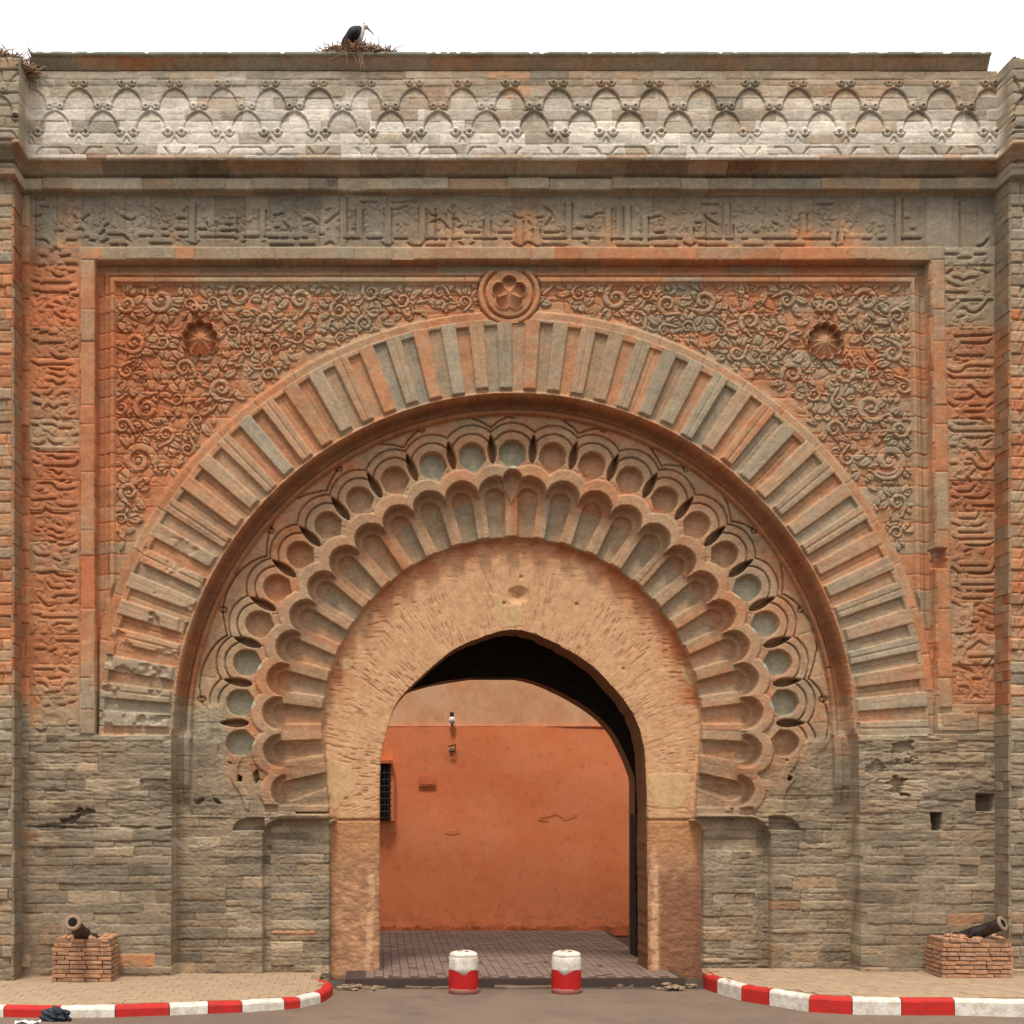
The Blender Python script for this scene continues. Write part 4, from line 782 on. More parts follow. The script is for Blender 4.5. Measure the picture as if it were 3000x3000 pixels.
thin = (isw & (Y > 1400) & (rng.random(NL)[LAB] > .93)); lumi = np.where(thin, lumi*1.28, lumi)
# foot of the wall is dirty, inscription slabs greyer
COL = np.where(((top_in > 0) & (Wm < .35))[..., None], COL*np.array([.80, .80, .82]), COL)
low_g = (Y > 1400) & (C < 0); COL = np.where(low_g[..., None], COL*np.array([.86, .815, .785]), COL)
# plaster colours
cp = lin([(214, 168, 124), (202, 150, 108), (186, 112, 70)])
edge = np.clip((cr-300)/45, 0, 1)*(Cy < 1330)*np.clip(fbm(X, Y, 50, 600)*2.2-.5, 0, 1)
pc = lerp(cp[0][None, None], cp[1][None, None], np.clip((fbm(X, Y, 14, 640)-.3)*1.6, 0, 1)[..., None]); pc = lerp(pc, lin((150, 100, 62))[None, None], (tick*.55)[..., None]); pc = lerp(pc, cp[2][None, None], edge[..., None])
pc = lerp(pc, lin((208, 170, 122))[None, None], (YP*.8)[..., None])
hf_ = ss(hsd-1, 2)*chord*(pr_ > 480)*plate; hgrey = (((k8*7).astype(int) % 5) < 2); COL = np.where((hf_ > .5)[..., None], COL*1.12, COL); COL = np.where(((hf_ > .5) & hgrey)[..., None], lin((178, 170, 144)), COL)
pier = lerp(lin((196, 146, 106))[None, None], lin((164, 120, 88))[None, None], np.clip((rough-.3)*3, 0, 1)[..., None])
dk = np.clip((Cy-1640+(n_m-.5)*60)/30, 0, 1)*np.clip((Cx-1240+(n_f-.5)*16)/8, 0, 1); pier = lerp(pier, lin((136, 92, 66))[None, None], (dk*.85)[..., None])
stripe = ss(7-np.abs(Cx-(1232+6*(n_m-.5)*4)), 4)*(Cy > 1600)*(n_f > .35)+ss(6-np.abs(Cx-(697+6*(n_m-.5)*4)), 4)*(Cy > 1650)*(n_f > .3)
pier = lerp(pier, lin((214, 172, 128))[None, None], np.clip(stripe, 0, 1)[..., None]*.7)
upc = np.clip((1640-Cy)/50, 0, 1); pier = lerp(pier, lin((186, 132, 88))[None, None], (upc*.8)[..., None])
pc = np.where((Cy > 1547)[..., None], pier, pc)
COL = np.where(mC[..., None], pc, COL)
lumi = np.where(mC, 1+.16*(n_f-.5)+.2*(n_s-.5), lumi)
vst = vs & (ph < .54); COL = np.where(vst[..., None], COL*np.array([1.04, 1.06, 1.08]), COL)
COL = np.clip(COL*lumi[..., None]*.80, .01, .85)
# ---------------------------------------------------------------- cut the wall into its stones
opn = poly_sdf(Cx, Cy, OPEN)
keepv = opn < 1.2
keepv &= ~((Y < Y_CAPB) & ((X < pxw(53, .38)) | (X > pxw(1870, .38))))
keepv &= ~((Y < yk[4]))if False else keepv
keepv &= ~((Y < py(97, .4)+np.clip((vn(X, Y*0, 9, 9, 71)-.72)*14, 0, 3)))
keepv &= ~(twm & (Y < Y_FR0+2+6*n_f))
fk_ = keepv[:-1, :-1] & keepv[1:, :-1] & keepv[:-1, 1:] & keepv[1:, 1:]
lf = LAB[:-1, :-1]
vi = np.arange(NX*NY).reshape(NY, NX)
quads = np.stack([vi[:-1, :-1], vi[1:, :-1], vi[1:, 1:], vi[:-1, 1:]], -1)[fk_]
labs = lf[fk_]
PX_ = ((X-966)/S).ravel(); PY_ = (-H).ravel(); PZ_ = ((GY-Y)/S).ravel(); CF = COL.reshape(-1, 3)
order = np.argsort(labs, kind='stable'); quads = quads[order]; labs = labs[order]
st = np.flatnonzero(np.r_[True, labs[1:] != labs[:-1]]); en = np.r_[st[1:], len(labs)]
gate = empty('city_gate', (0, 0, 0)); tag(gate, 'monumental carved stone gateway with scalloped horseshoe arches and an orange plastered inner arch', 'gateway')
towL = empty('gate_tower', (-7.4, 0, 0)); tag(towL, 'narrow strip of projecting stone tower at the far left edge, below the twig nest', 'tower')
towR = empty('gate_tower', (7.4, 0, 0)); tag(towR, 'narrow strip of projecting stone tower with diagonal carving at the right edge, beyond the cannon', 'tower')
def grid_obj(name, q, parent, kind=None):
    u, inv = np.unique(q.ravel(), return_inverse=True)
    c = np.array([PX_[u].mean(), PY_[u].mean(), PZ_[u].mean()])
    co = np.stack([PX_[u]-c[0], PY_[u]-c[1], PZ_[u]-c[2]], 1).astype(np.float32)
    me = bpy.data.meshes.new(name); n = len(q)
    me.vertices.add(len(u)); me.vertices.foreach_set('co', co.ravel())
    me.loops.add(n*4); me.loops.foreach_set('vertex_index', inv.astype(np.int32).ravel())
    me.polygons.add(n); me.polygons.foreach_set('loop_start', np.arange(0, n*4, 4, dtype=np.int32))
    me.update(calc_edges=True)
    a = me.attributes.new('tint', 'FLOAT_COLOR', 'POINT')
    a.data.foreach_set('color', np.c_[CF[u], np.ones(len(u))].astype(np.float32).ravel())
    loc = Vector(c)-(parent.location if parent else Vector())
    o = mesh_obj(name, me, M['stone'], parent, loc)
    if kind: o['kind'] = kind
    return o
groups = {}
for a, b in zip(st, en):
    nm = names[labs[a]]; cxm = PX_[quads[a:b, 0]].mean(); par = gate
    if nm == 'tower_stone': par = towL if cxm < 0 else towR
    groups.setdefault((nm, par.name), []).append((b-a, a, b, par))
for (nm, pn), L in groups.items():
    L.sort(key=lambda t: -t[0]); big = [t for t in L if t[0] > 8][:290]; rest = [t for t in L if t not in big]
    for n, a, b, par in big: grid_obj(nm, quads[a:b], par)
    if rest:
        q = np.concatenate([quads[a:b] for _, a, b, _ in rest]); grid_obj('small_stonework' if nm == 'wall_stone' else nm, q, rest[0][3], 'stuff')
def tint_box(name, parent, x0, x1, y0, y1, z0, z1, c, r_):
    bm = bmesh.new(); cx_, cy_, cz_ = (x0+x1)/2, (y0+y1)/2, (z0+z1)/2
    vs_ = box(bm, x0-cx_, x1-cx_, y0-cy_, y1-cy_, z0-cz_, z1-cz_)
    for v in vs_: v.co += Vector([r_.uniform(-.004, .004) for _ in range(3)])
    me = bpy.data.meshes.new(name); bm.to_mesh(me); bm.free()
    a = me.attributes.new('tint', 'FLOAT_COLOR', 'POINT'); a.data.foreach_set('color', np.tile([*c, 1.0], 8).astype(np.float32))
    return mesh_obj(name, me, M['stone'], parent, Vector((cx_, cy_, cz_))-parent.location)
rt = random.Random(77)
for tw_, xc, sgn in ((towL, 40, 1), (towR, 1878, -1)):
    yy = Y_CORN+4
    while yy < GY-4:
        hh = rt.choice([14, 18, 22, 26]); cut = rt.uniform(.12, .36); yb_ = min(yy+hh, GY+20)
        wv = float(np.interp(yy, GYk, G[:, 0 if sgn > 0 else 11]))*.8
        for h0, h1 in ((.012, cut), (cut+.012, .455)):
            wv_ = min(max(wv+rt.uniform(-.2, .2), 0), 1); cc = np.array([np.interp(wv_, stops, cols[:, k]) for k in range(3)])*rt.uniform(.55, .78)
            xa_ = (xc-966)/S; pr_o = .012+rt.uniform(-.004, .010)
            x0_, x1_ = (xa_-.03, xa_+pr_o) if sgn > 0 else (xa_-pr_o, xa_+.03)
            tint_box('return_stone', tw_, x0_, x1_, -h1, -h0, (GY-yb_)/S+.008, (GY-yy)/S, cc, rt)
        yy += hh
# ---------------------------------------------------------------- body of the gate behind the carved skin
def wb(bm, x0, x1, y0, y1, h0, h1):      # wall coords box, h from h0 (back) to h1 (front)
    box(bm, (x0-966)/S, (x1-966)/S, -h1, -h0, (GY-y1)/S, (GY-y0)/S)
bm = bmesh.new()
T0 = py(98, .4)
wb(bm, -120, 500, Y_FR0+8, GY+40, -1.6, -.88); wb(bm, 1470, 2050, Y_FR0+8, GY+40, -1.6, -.88); wb(bm, 500, 1470, Y_FR0+8, 1150, -1.6, -1.0)
wb(bm, 66, 1846, T0, Y_FR0+8, -1.5, .05)
wb(bm, -120, 38, Y_FR0+9, GY+30, -.6, .38); wb(bm, 1880, 2050, Y_FR0+9, GY+30, -.6, .38)
bm_obj('rubble_core', bm, M['rubble'], gate)
# jambs and soffit of the front arch
def soffit(name, P, Y0, depth, rim, matl, parent, seg=3, wob=.012):
    pts = []
    n = len(P)
    for i in range(n):                     # densify
        a, b = P[i], P[(i+1) % n]
        if (a[1] > 1840 and b[1] > 1840): pts.append(a); continue
        k = max(1, int(math.dist(a, b)/9))
        pts += [(a[0]+(b[0]-a[0])*t/k, a[1]+(b[1]-a[1])*t/k) for t in range(k)]
    cx = 960; cy = 1560; bm = bmesh.new(); rings = []
    ys_ = [(Y0-.012, 1.014 if rim else 1)]+[(Y0+depth*t/seg, 1.0) for t in range(seg+1)]
    rr = random.Random(len(pts))
    wb_ = [rr.uniform(-wob, wob) for _ in pts]
    for yy, scl in ys_:
        ring_ = []
        for k, (x, y) in enumerate(pts):
            p = unp(x, y, Y0); c = unp(cx, cy, Y0)
            j = rr.uniform(-wob*.3, wob*.3)+wb_[k]
            sx = 1.03 if (rim and scl > 1) else 1
            ring_.append(bm.verts.new((c[0]+(p[0]-c[0])*sx+j*.5, yy+j*.5*(yy > Y0), c[2]+(p[2]-c[2])*sx+j)))
        rings.append(ring_)
    for a, b in zip(rings, rings[1:]):
        for k in range(len(pts)): bm.faces.new((a[k], a[(k+1) % len(pts)], b[(k+1) % len(pts)], b[k]))
    return bm_obj(name, bm, matl, parent)
OP2 = [(x, y) for x, y in OPEN]
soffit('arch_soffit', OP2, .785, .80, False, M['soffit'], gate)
# vestibule: side walls, ceiling, back wall with its arch
BACK = [(757,1307),(700,1352),(670,1415),(660,1500),(660,1862),(1198,1862),(1198,1500),(1196,1466),(1184,1433),(1161,1386),(1127,1349),(1077,1316),(1011,1286),(944,1274),(844,1284)]
BACK = relax(curve(BACK[6:]+BACK[:6], 1499), 1499)
YB = 3.0
bm = bmesh.new()
xL, xR = -3.4, 3.3
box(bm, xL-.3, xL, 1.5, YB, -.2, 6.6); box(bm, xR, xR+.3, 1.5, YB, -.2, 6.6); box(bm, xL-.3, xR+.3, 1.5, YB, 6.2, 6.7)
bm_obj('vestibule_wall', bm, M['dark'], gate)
bm = bmesh.new(); bp = [unp(x, y, YB) for x, y in BACK]; top = 6.7
# back wall face as strips from the arch curve outward to the wall edge
cxb = unp(940, 1500, YB)
outer = []
for p in bp:
    dx, dz = p[0]-cxb[0], p[2]-cxb[2]
    if p[2] < .1: outer.append((xL if dx < 0 else xR, YB, p[2])); continue
    tt = min([(t) for t in ((xL-cxb[0])/dx if dx < 0 else 1e9, (xR-cxb[0])/dx if dx > 0 else 1e9, (top-cxb[2])/dz if dz > 0 else 1e9) if t > 0])
    outer.append((cxb[0]+dx*tt, YB, cxb[2]+dz*tt))
n = len(bp); vi_ = [bm.verts.new(p) for p in bp]; vo_ = [bm.verts.new(p) for p in outer]
for k in range(n):
    j = (k+1) % n
    if bp[k][2] < .1 and bp[j][2] < .1: continue
    bm.faces.new((vi_[k], vi_[j], vo_[j], vo_[k]))
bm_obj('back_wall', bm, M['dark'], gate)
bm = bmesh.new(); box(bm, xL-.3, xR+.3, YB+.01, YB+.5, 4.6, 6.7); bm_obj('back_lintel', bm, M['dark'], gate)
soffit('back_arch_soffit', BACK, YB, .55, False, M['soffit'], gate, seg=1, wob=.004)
# ---------------------------------------------------------------- ground
def plane(name, pts, z, m, label=None):
    bm = bmesh.new(); bm.faces.new([bm.verts.new((x, y, z)) for x, y in pts]); o = bm_obj(name, bm, m); o['kind'] = 'structure'; return o
ZR = -.13
plane('ground', [(-400, -400), (400, -400), (400, 400), (-400, 400)], ZR-.004*2, mat('old_asphalt', (80, 72, 66), noise=.2, scale=.8, fine=60))
bm = bmesh.new(); bmesh.ops.create_grid(bm, x_segments=60, y_segments=12, size=.5)
for v in bm.verts: v.co.x *= 40; v.co.y = (v.co.y-.5)*8-.35; v.co.z = ZR+.002*math.sin(v.co.x*1.7)
road = bm_obj('road', bm, M['asphalt']); road['kind'] = 'structure'
def ribbon_kerb(path, cuts, first, zt, width, label_side, inward, cat='kerb'):
    """path: photo points of the kerb's top front edge; cuts: photo x where the paint changes"""
    P = [Vector(gnd(x, y, zt)) for x, y in path]
    # arc positions
    L = [0]
    for a, b in zip(P, P[1:]): L.append(L[-1]+(b-a).length)
    def at(s):
        s = min(max(s, 0), L[-1]-1e-6)
        for i in range(len(P)-1):
            if s <= L[i+1]: t = (s-L[i])/(L[i+1]-L[i]); return P[i].lerp(P[i+1], t)
    root = empty('kerb', P[len(P)//2]); tag(root, label_side, cat)
    cs = []
    for cx_ in cuts:
        if isinstance(cx_, tuple): cs.append(L[cx_[0]]); continue
        best = 0
        for i in range(len(path)-1):
            x0, x1 = path[i][0], path[i+1][0]
            if min(x0, x1) <= cx_ <= max(x0, x1) and abs(x1-x0) > .01: best = L[i]+(L[i+1]-L[i])*(cx_-x0)/(x1-x0); break
        cs.append(best)
    cs = sorted(cs); redf = first
    for s0, s1 in zip(cs, cs[1:]):
        bm = bmesh.new(); k = max(2, int((s1-s0)/.09)); prev = None; rr = random.Random(int(s0*100))
        for i in range(k+1):
            s = s0+.006+(s1-s0-.012)*i/k; p = at(s); t = (at(s+.08)-at(s-.08)).normalized(); nrm = Vector((-t.y, t.x, 0))*inward
            e = rr.uniform(-.004, .004)
            prof = [(0.0, ZR-.05), (0.0, zt-.035+e), (.012, zt-.012+e), (.035, zt+.004+e), (width-.02, zt+.012+e), (width, zt+.002), (width, ZR-.05)]
            ring_ = [bm.verts.new((p.x+nrm.x*a, p.y+nrm.y*a, z)) for a, z in prof]
            if prev:
                for u in range(len(prof)-1): bm.faces.new((prev[u], prev[u+1], ring_[u+1], ring_[u]))
            else: bm.faces.new(ring_)
            prev = ring_
        bm.faces.new(prev[::-1])
        for v in bm.verts: v.co -= root.location
        bmesh.ops.recalc_face_normals(bm, faces=bm.faces)
        o = bm_obj('kerb_stone', bm, M['kred'] if redf else M['kwhite'], root); o['label'] = 'red painted kerb stone' if redf else 'white painted kerb stone'
        redf = not redf
    return [P[i] for i in range(len(P))]
pathL = [(-160, 1899.5), (7, 1899.5), (113, 1901), (217, 1899.5), (320, 1896), (393, 1893), (457, 1891), (537, 1886), (567, 1883), (607, 1874), (624, 1864), (628, 1857), (622, 1851), (606, 1848)]
PL = ribbon_kerb(pathL, [-160, -60, 7, 113, 217, 320, 393, 457, 537, 567, 605, (13,)], True, 0, .13, 'red and white painted kerb curving round the left pavement, black bag lying against it', 1)
ZP = .07
pathR = [(1326, 1835), (1336, 1842), (1353, 1847), (1398, 1860), (1451, 1868), (1526, 1880), (1608, 1884.5), (1701, 1886), (1801, 1886), (1932, 1889), (2100, 1891)]
PR = ribbon_kerb(pathR, [(0,), 1353, 1398, 1451, 1526, 1608, 1701, 1801, 1960, 2100], True, ZP, .13, 'red and white painted kerb along the right pavement in front of the brick plinth', 1)
def pavement(name, P, z, xa, xb, right, label):
    inner = [Vector((p.x, p.y, z)) for p in P]
    bm = bmesh.new()
    poly = [(p.x, p.y+.06) for p in inner]
    if right: poly = [(xb, .5), (poly[0][0]+.12, .5)]+[(x+.02, y+.04) for x, y in poly]+[(xb, poly[-1][1])]
    else: poly = [(xa, poly[0][1])]+[(x-.03, y) for x, y in poly]+[(poly[-1][0]-.04, .6), (xa, .6)]
    f = bm.faces.new([bm.verts.new((x, y, z-.008)) for x, y in poly])
    r_ = bmesh.ops.extrude_face_region(bm, geom=[f]); 
    for v in [g for g in r_['geom'] if isinstance(g, bmesh.types.BMVert)]: v.co.z = ZR-.1
    bmesh.ops.recalc_face_normals(bm, faces=bm.faces)
    base = bm_obj(name, bm, M['grout']); base['kind'] = 'structure'
    def inside(x, y):
        ins = False
        for (x0, y0), (x1, y1) in zip(poly, poly[1:]+poly[:1]):
            if (y0 > y) != (y1 > y) and x < x0+(y-y0)*(x1-x0)/(y1-y0): ins = not ins
        return ins
    sz = .24; rr = random.Random(5 if right else 6); bmm = bmesh.new(); box(bmm, -.117, .117, -.117, .117, -.02, .006)
    me = bpy.data.meshes.new('paver'); bmm.to_mesh(me); bmm.free(); cand = []
    y = -3.6
    while y < .3:
        x = xa+(.12 if int(y/sz) % 2 else 0)
        while x < xb:
            if all(inside(x+a*.1, y+b*.1) for a in (-1, 1) for b in (-1, 1)): cand.append((x, y))
            x += sz
        y += sz
    vis = [c for c in cand if -7.7 < c[0] < 7.7]; vis.sort(key=lambda c: c[1]); first = vis[:295]
    for x, y in first:
        o = mesh_obj('paver', me, M['paver'], base, (x, y, z+rr.uniform(-.003, .002))); o.rotation_euler = (rr.uniform(-.006, .006), rr.uniform(-.006, .006), 0)
    rest = vis[295:]+[c for c in cand if not -7.7 < c[0] < 7.7]
    if rest:
        bm = bmesh.new()
        for x, y in rest: box(bm, x-.117, x+.117, y-.117, y+.117, z-.02, z+.004+rr.uniform(-.003, .002))
        o = bm_obj('paver', bm, M['paver'], base); o['kind'] = 'stuff'
    return base
pavement('pavement', PL, 0, -9.5, 0, False, 'left'); pavement('pavement', PR, ZP, 0, 9.5, True, 'right')
# passage paving: raised slab with pavers, running back to the red wall
bm = bmesh.new(); box(bm, -2.42, 2.5, -.12, 9.6, -.3, -.012)
for v in bm.verts:
    if v.co.y < 0: v.co.y += .05*math.sin(v.co.x*3)
pas = bm_obj('passage', bm, M['pgrout']); pas['kind'] = 'structure'
bm = bmesh.new(); box(bm, -.059, .059, -.122, .122, -.015, .004); pm = bpy.data.meshes.new('paver'); bm.to_mesh(pm); bm.free()
rr = random.Random(9); cells = []
for i in range(38):
    for j in range(30):
        x = -2.32+i*.13; y = .12+j*.26+(.13 if i % 2 else 0)
        if y < 7.2: cells.append((x, y))
cells = [c for c in cells if (-2.1 < c[0] < 2.42)]
cells.sort(key=lambda c: c[1])
for x, y in cells[:295]:
    o = mesh_obj('paver', pm, M['ppaver'], pas, (x, y, -.012+rr.uniform(-.004, .004))); o.rotation_euler = (rr.uniform(-.01, .01), rr.uniform(-.01, .01), rr.uniform(-.01, .01))
bm = bmesh.new()
for x, y in cells[295:]: box(bm, x-.059, x+.059, y-.122, y+.122, -.03, -.008+rr.uniform(-.004, .004))
o = bm_obj('paver', bm, M['ppaver'], pas); o['kind'] = 'stuff'
# broken stone threshold
bm = bmesh.new(); rr = random.Random(12); x = -2.35
while x < 2.5:
    w_ = rr.uniform(.18, .9); box(bm, x, min(x+w_, 2.55)-.004, -.26+rr.uniform(-.12, .06), -.13, -.25, -.13+rr.uniform(-.05, .045)); x += w_
bmesh.ops.subdivide_edges(bm, edges=bm.edges[:], cuts=3)
for v in bm.verts: v.co += Vector((rr.uniform(-.012, .012), rr.uniform(-.015, .015), rr.uniform(-.012, .012)))
thr = bm_obj('threshold', bm, mat('dirty_stone', (136, 112, 90), noise=.3, scale=5, c2=(104, 84, 66), bump=.6), pas)
# rubble scraps at the feet of the piers
def lump(bm, c, r_, rr, fl=.6):
    s0 = len(bm.verts); ret = bmesh.ops.create_icosphere(bm, subdivisions=1, radius=r_)
    for v in ret['verts']: v.co = Vector((v.co.x*rr.uniform(.8, 1.3), v.co.y*rr.uniform(.8, 1.2), v.co.z*fl*rr.uniform(.7, 1.1)))+Vector(c)
for sx_, lab in ((-2.25, 'low heap of crumbled masonry at the foot of the left pier'), (2.35, 'low heap of crumbled masonry at the foot of the right pier')):
    root = empty('rubble_heap', (sx_, -.45, ZR)); tag(root, lab, 'rubble')
    bm = bmesh.new(); rr = random.Random(int(sx_*10))
    for k in range(26):
        lump(bm, (rr.gauss(0, .22), rr.uniform(-.12, .5), rr.uniform(0, .05)), rr.uniform(.02, .07), rr, .4)
    o = bm_obj('rubble_piece', bm, M['conc'], root); o['kind'] = 'stuff'
# ---------------------------------------------------------------- red wall behind
YW = 6.9
rw = empty('plastered_wall', (0, YW, 0)); tag(rw, 'tall red ochre plastered wall with a paler top, seen through the gate arch', 'wall')
def rbox(name, x0, x1, y0, y1, z0, z1, m, par=rw):
    bm = bmesh.new(); box(bm, x0, x1, y0-YW, y1-YW, z0, z1); return bm_obj(name, bm, m, par)
zs = unp(900, 1371, YW)[2]
bm = bmesh.new(); bmesh.ops.create_grid(bm, x_segments=90, y_segments=46, size=.5)
for v in bm.verts:
    x = v.co.x*16; z = (v.co.y+.5)*(zs+.1)-.1+(0.008*x*(v.co.y > .49))
    v.co = Vector((x, .012*math.sin(x*1.3+z)+.01*math.sin(z*3.1+x*.7)+rr.uniform(-.003, .003), z))
bmesh.ops.reverse_faces(bm, faces=bm.faces)
bm_obj('plaster_face', bm, M['red'], rw, smooth=True)
rbox('wall_body', -8, 8, YW+.03, YW+.5, -.2, zs-.01, M['redold'])
rbox('upper_wall', -8, 8, YW+.07, YW+.5, zs-.005, 5.7, M['pale'])
rbox('plaster_coping', -8, 8, YW+.0, YW+.07, zs-.012, zs+.012, M['redold'])
bm = bmesh.new()                                     # ragged worn skirting
k = 120
for i in range(k):
    x0 = -3+6*i/k; x1 = -3+6*(i+1)/k; hh = .03+.05*R.random()+.04*math.sin(i*.31)**2
    box(bm, x0, x1, -.034, -.02, -.1, hh)
bm_obj('worn_skirting', bm, M['redold'], rw)
# window in the red wall, with bars
zt, zb = unp(0, 1441, YW)[2], unp(0, 1548, YW)[2]; xa = unp(700, 0, YW)[0]; xb = unp(736, 0, YW)[0]
win = rbox('window', xa, xb, YW-.22, YW-.02, zb, zt, M['bore'])
for i in range(9):
    z = zb+(zt-zb)*(i+.5)/9; bm = bmesh.new(); tube(bm, [(xa-.02, -.26, z), (xb+.02, -.26, z)], .010, 5); bm_obj('bar', bm, M['iron'], win)
for i in range(5):
    x = xa+(xb-xa)*(i+.5)/5; bm = bmesh.new(); tube(bm, [(x, -.275, zb), (x, -.275, zt)], .011, 5); bm_obj('bar', bm, M['iron'], win)
rbox('window_hood', xa-.05, xb+.05, YW-.32, YW, zt+.0, zt+.06, M['redold'])
rbox('window_shaft', xb, xb+.08, YW-.2, YW-.02, zb, zt, M['red'])
c = unp(853, 1358, YW-.1)
lp = empty('wall_lamp', c); lp.scale = (.75, .75, .75); tag(lp, 'small white lamp on a dark bracket high on the red wall', 'lamp')
bm = bmesh.new(); lathe(bm, [(.03, -.10), (.07, -.08), (.085, 0), (.06, .06), (.02, .08)], 14); bm_obj('lamp_shade', bm, M['lamp'], lp, True)
bm = bmesh.new(); tube(bm, [(0, .1, .14), (0, 0, .16), (0, 0, .08)], .018, 6); box(bm, -.05, .05, .08, .11, .08, .2); bm_obj('bracket', bm, M['iron'], lp)
bm = bmesh.new(); tube(bm, [(0, 0, -.1), (0, 0, -.17)], .022, 6); bm_obj('lamp_tip', bm, M['iron'], lp)
c = unp(853, 1412, YW-.05)
br_ = empty('wall_bracket', c); tag(br_, 'small bent metal bracket on the red wall beneath the white lamp', 'bracket')
bm = bmesh.new(); tube(bm, [(-.07, 0, .04), (.07, -.02, .07), (.05, -.04, -.04), (-.05, -.03, -.06)], .016, 6); bm_obj('hook', bm, M['iron'], br_)
bm = bmesh.new(); box(bm, -.05, .03, .0, .04, -.06, .0); bm_obj('mount', bm, M['conc'], br_)
c = unp(806, 1474, YW-.03)
pl = empty('wall_patch', c); tag(pl, 'faint small rectangular plate scar on the red wall', 'plate')
bm = bmesh.new(); box(bm, -.17, .17, 0, .012, -.085, .10); box(bm, -.13, -.02, -.008, 0, -.05, .04); box(bm, .01, .14, -.008, 0, -.06, .05)
bm_obj('plate', bm, mat('scar', (240, 134, 86), noise=.25, scale=10, c2=(222, 120, 76)), pl)
# cracks in the red plaster as thin grooves of darker render
for pts, nm in (([(985+380*.3333*0+644*0, 0)], None),):
    pass
def crack(pts):
    bm = bmesh.new(); P = [Vector(unp(x, y, YW-.02))-Vector((0, YW, 0)) for x, y in pts]; tube(bm, [p for p in P], .006, 4); bm_obj('crack', bm, M['redold'], rw)
crack([(840, 1568), (857, 1570), (868, 1566)]); crack([(1020, 1540), (1050, 1533), (1066, 1545), (1088, 1536)]); crack([(1015, 1544), (1035, 1546)])
# open wooden door leaf against the right jamb
x0 = unp(1199.5, 0, 2.48)[0]; x1 = unp(1206.5, 0, 2.48)[0]
dl_ = empty('door_leaf', (x0, 2.48, -.01)); tag(dl_, 'dark wooden door leaf seen edge-on inside the right side of the arch', 'door')
hd = unp(0, 1536, 2.48)[2]
bm = bmesh.new(); box(bm, 0, x1-x0, 0, .5, 0, hd); bm_obj('leaf', bm, M['wood'], dl_)
for yy in (1601, 1616, 1634, 1655, 1676, 1752, 1782):
    z = unp(0, yy, 2.48)[2]; bm = bmesh.new(); box(bm, -.035, 0, .0, .05, z-.02, z+.025); bm_obj('hinge_strap', bm, M['iron'], dl_)
# iron hook hanging inside arch
# ---------------------------------------------------------------- bollards
def bollard(x, y, r_, lab, dent):
    g = gnd(x, y, ZR); b = empty('bollard', g); tag(b, lab, 'bollard', 'red and white bollards in the gateway')
    h = .60
    def ringm(prof, nm, m, seed):
        bm = bmesh.new(); lathe(bm, prof, 36); rr = random.Random(seed)
        for v in bm.verts:
            a = math.atan2(v.co.y, v.co.x); k = 1+.012*math.sin(3*a+seed)+rr.uniform(-.006, .006); v.co.x *= k; v.co.y *= k; v.co.z += rr.uniform(-.003, .003)
        return bm_obj(nm, bm, m, b, True)
    ringm([(r_*1.02, -.02), (r_*1.02, .05), (r_*1.005, .075)], 'worn_foot', M['concred'], 1)
    # red band with an uneven painted edge
    bm = bmesh.new(); seg = 48; rr = random.Random(int(x)); rings = []
    e = [.325+.012*math.sin(k*.5)+(-.05*math.exp(-((k-(36+dent))/2.0)**2))+rr.uniform(-.004, .004) for k in range(seg)]
    for lv in range(4):
        rings.append([bm.verts.new((r_*math.cos(k*2*math.pi/seg), r_*math.sin(k*2*math.pi/seg), .06+(e[k]-.06)*lv/3)) for k in range(seg)])
    for a, c_ in zip(rings, rings[1:]):
        for k in range(seg): bm.faces.new((a[k], a[(k+1) % seg], c_[(k+1) % seg], c_[k]))
    bm_obj('red_band', bm, M['kred2'], b, True)
    ringm([(r_*.985, .26), (r_*.985, .36), (r_*.99, .43), (r_*.985, .495), (r_*.96, .51), (r_*.94, .515), (r_*.955, .52), (r_*.95, .545), (r_*.84, .570), (r_*.45, .592), (.01, .597)], 'white_top', M['kwhite'], 3)
    bm = bmesh.new()
    for ax, ay, aw in ((-.05, -.05, .05), (.035, -.09, .035), (.0, .03, .045)):
        lump(bm, (ax, ay, .59), aw, rr, .35)
    bm_obj('chipped_cap', bm, M['conc'], b)
M['concred'] = mat('scuffed_foot', (150, 110, 96), noise=.25, scale=14, c2=(176, 90, 78))
M['kred2'] = mat('chipped_red_paint', (200, 30, 28), noise=.22, scale=18, fine=70, rough=.6, c2=(176, 30, 28), bump=.4)
bollard(874.5, 1873, .208, 'left bollard, white above a red band, before the gate opening', 0)
bollard(1068.5, 1873, .208, 'right bollard, white above a red band, before the gate opening', -2)
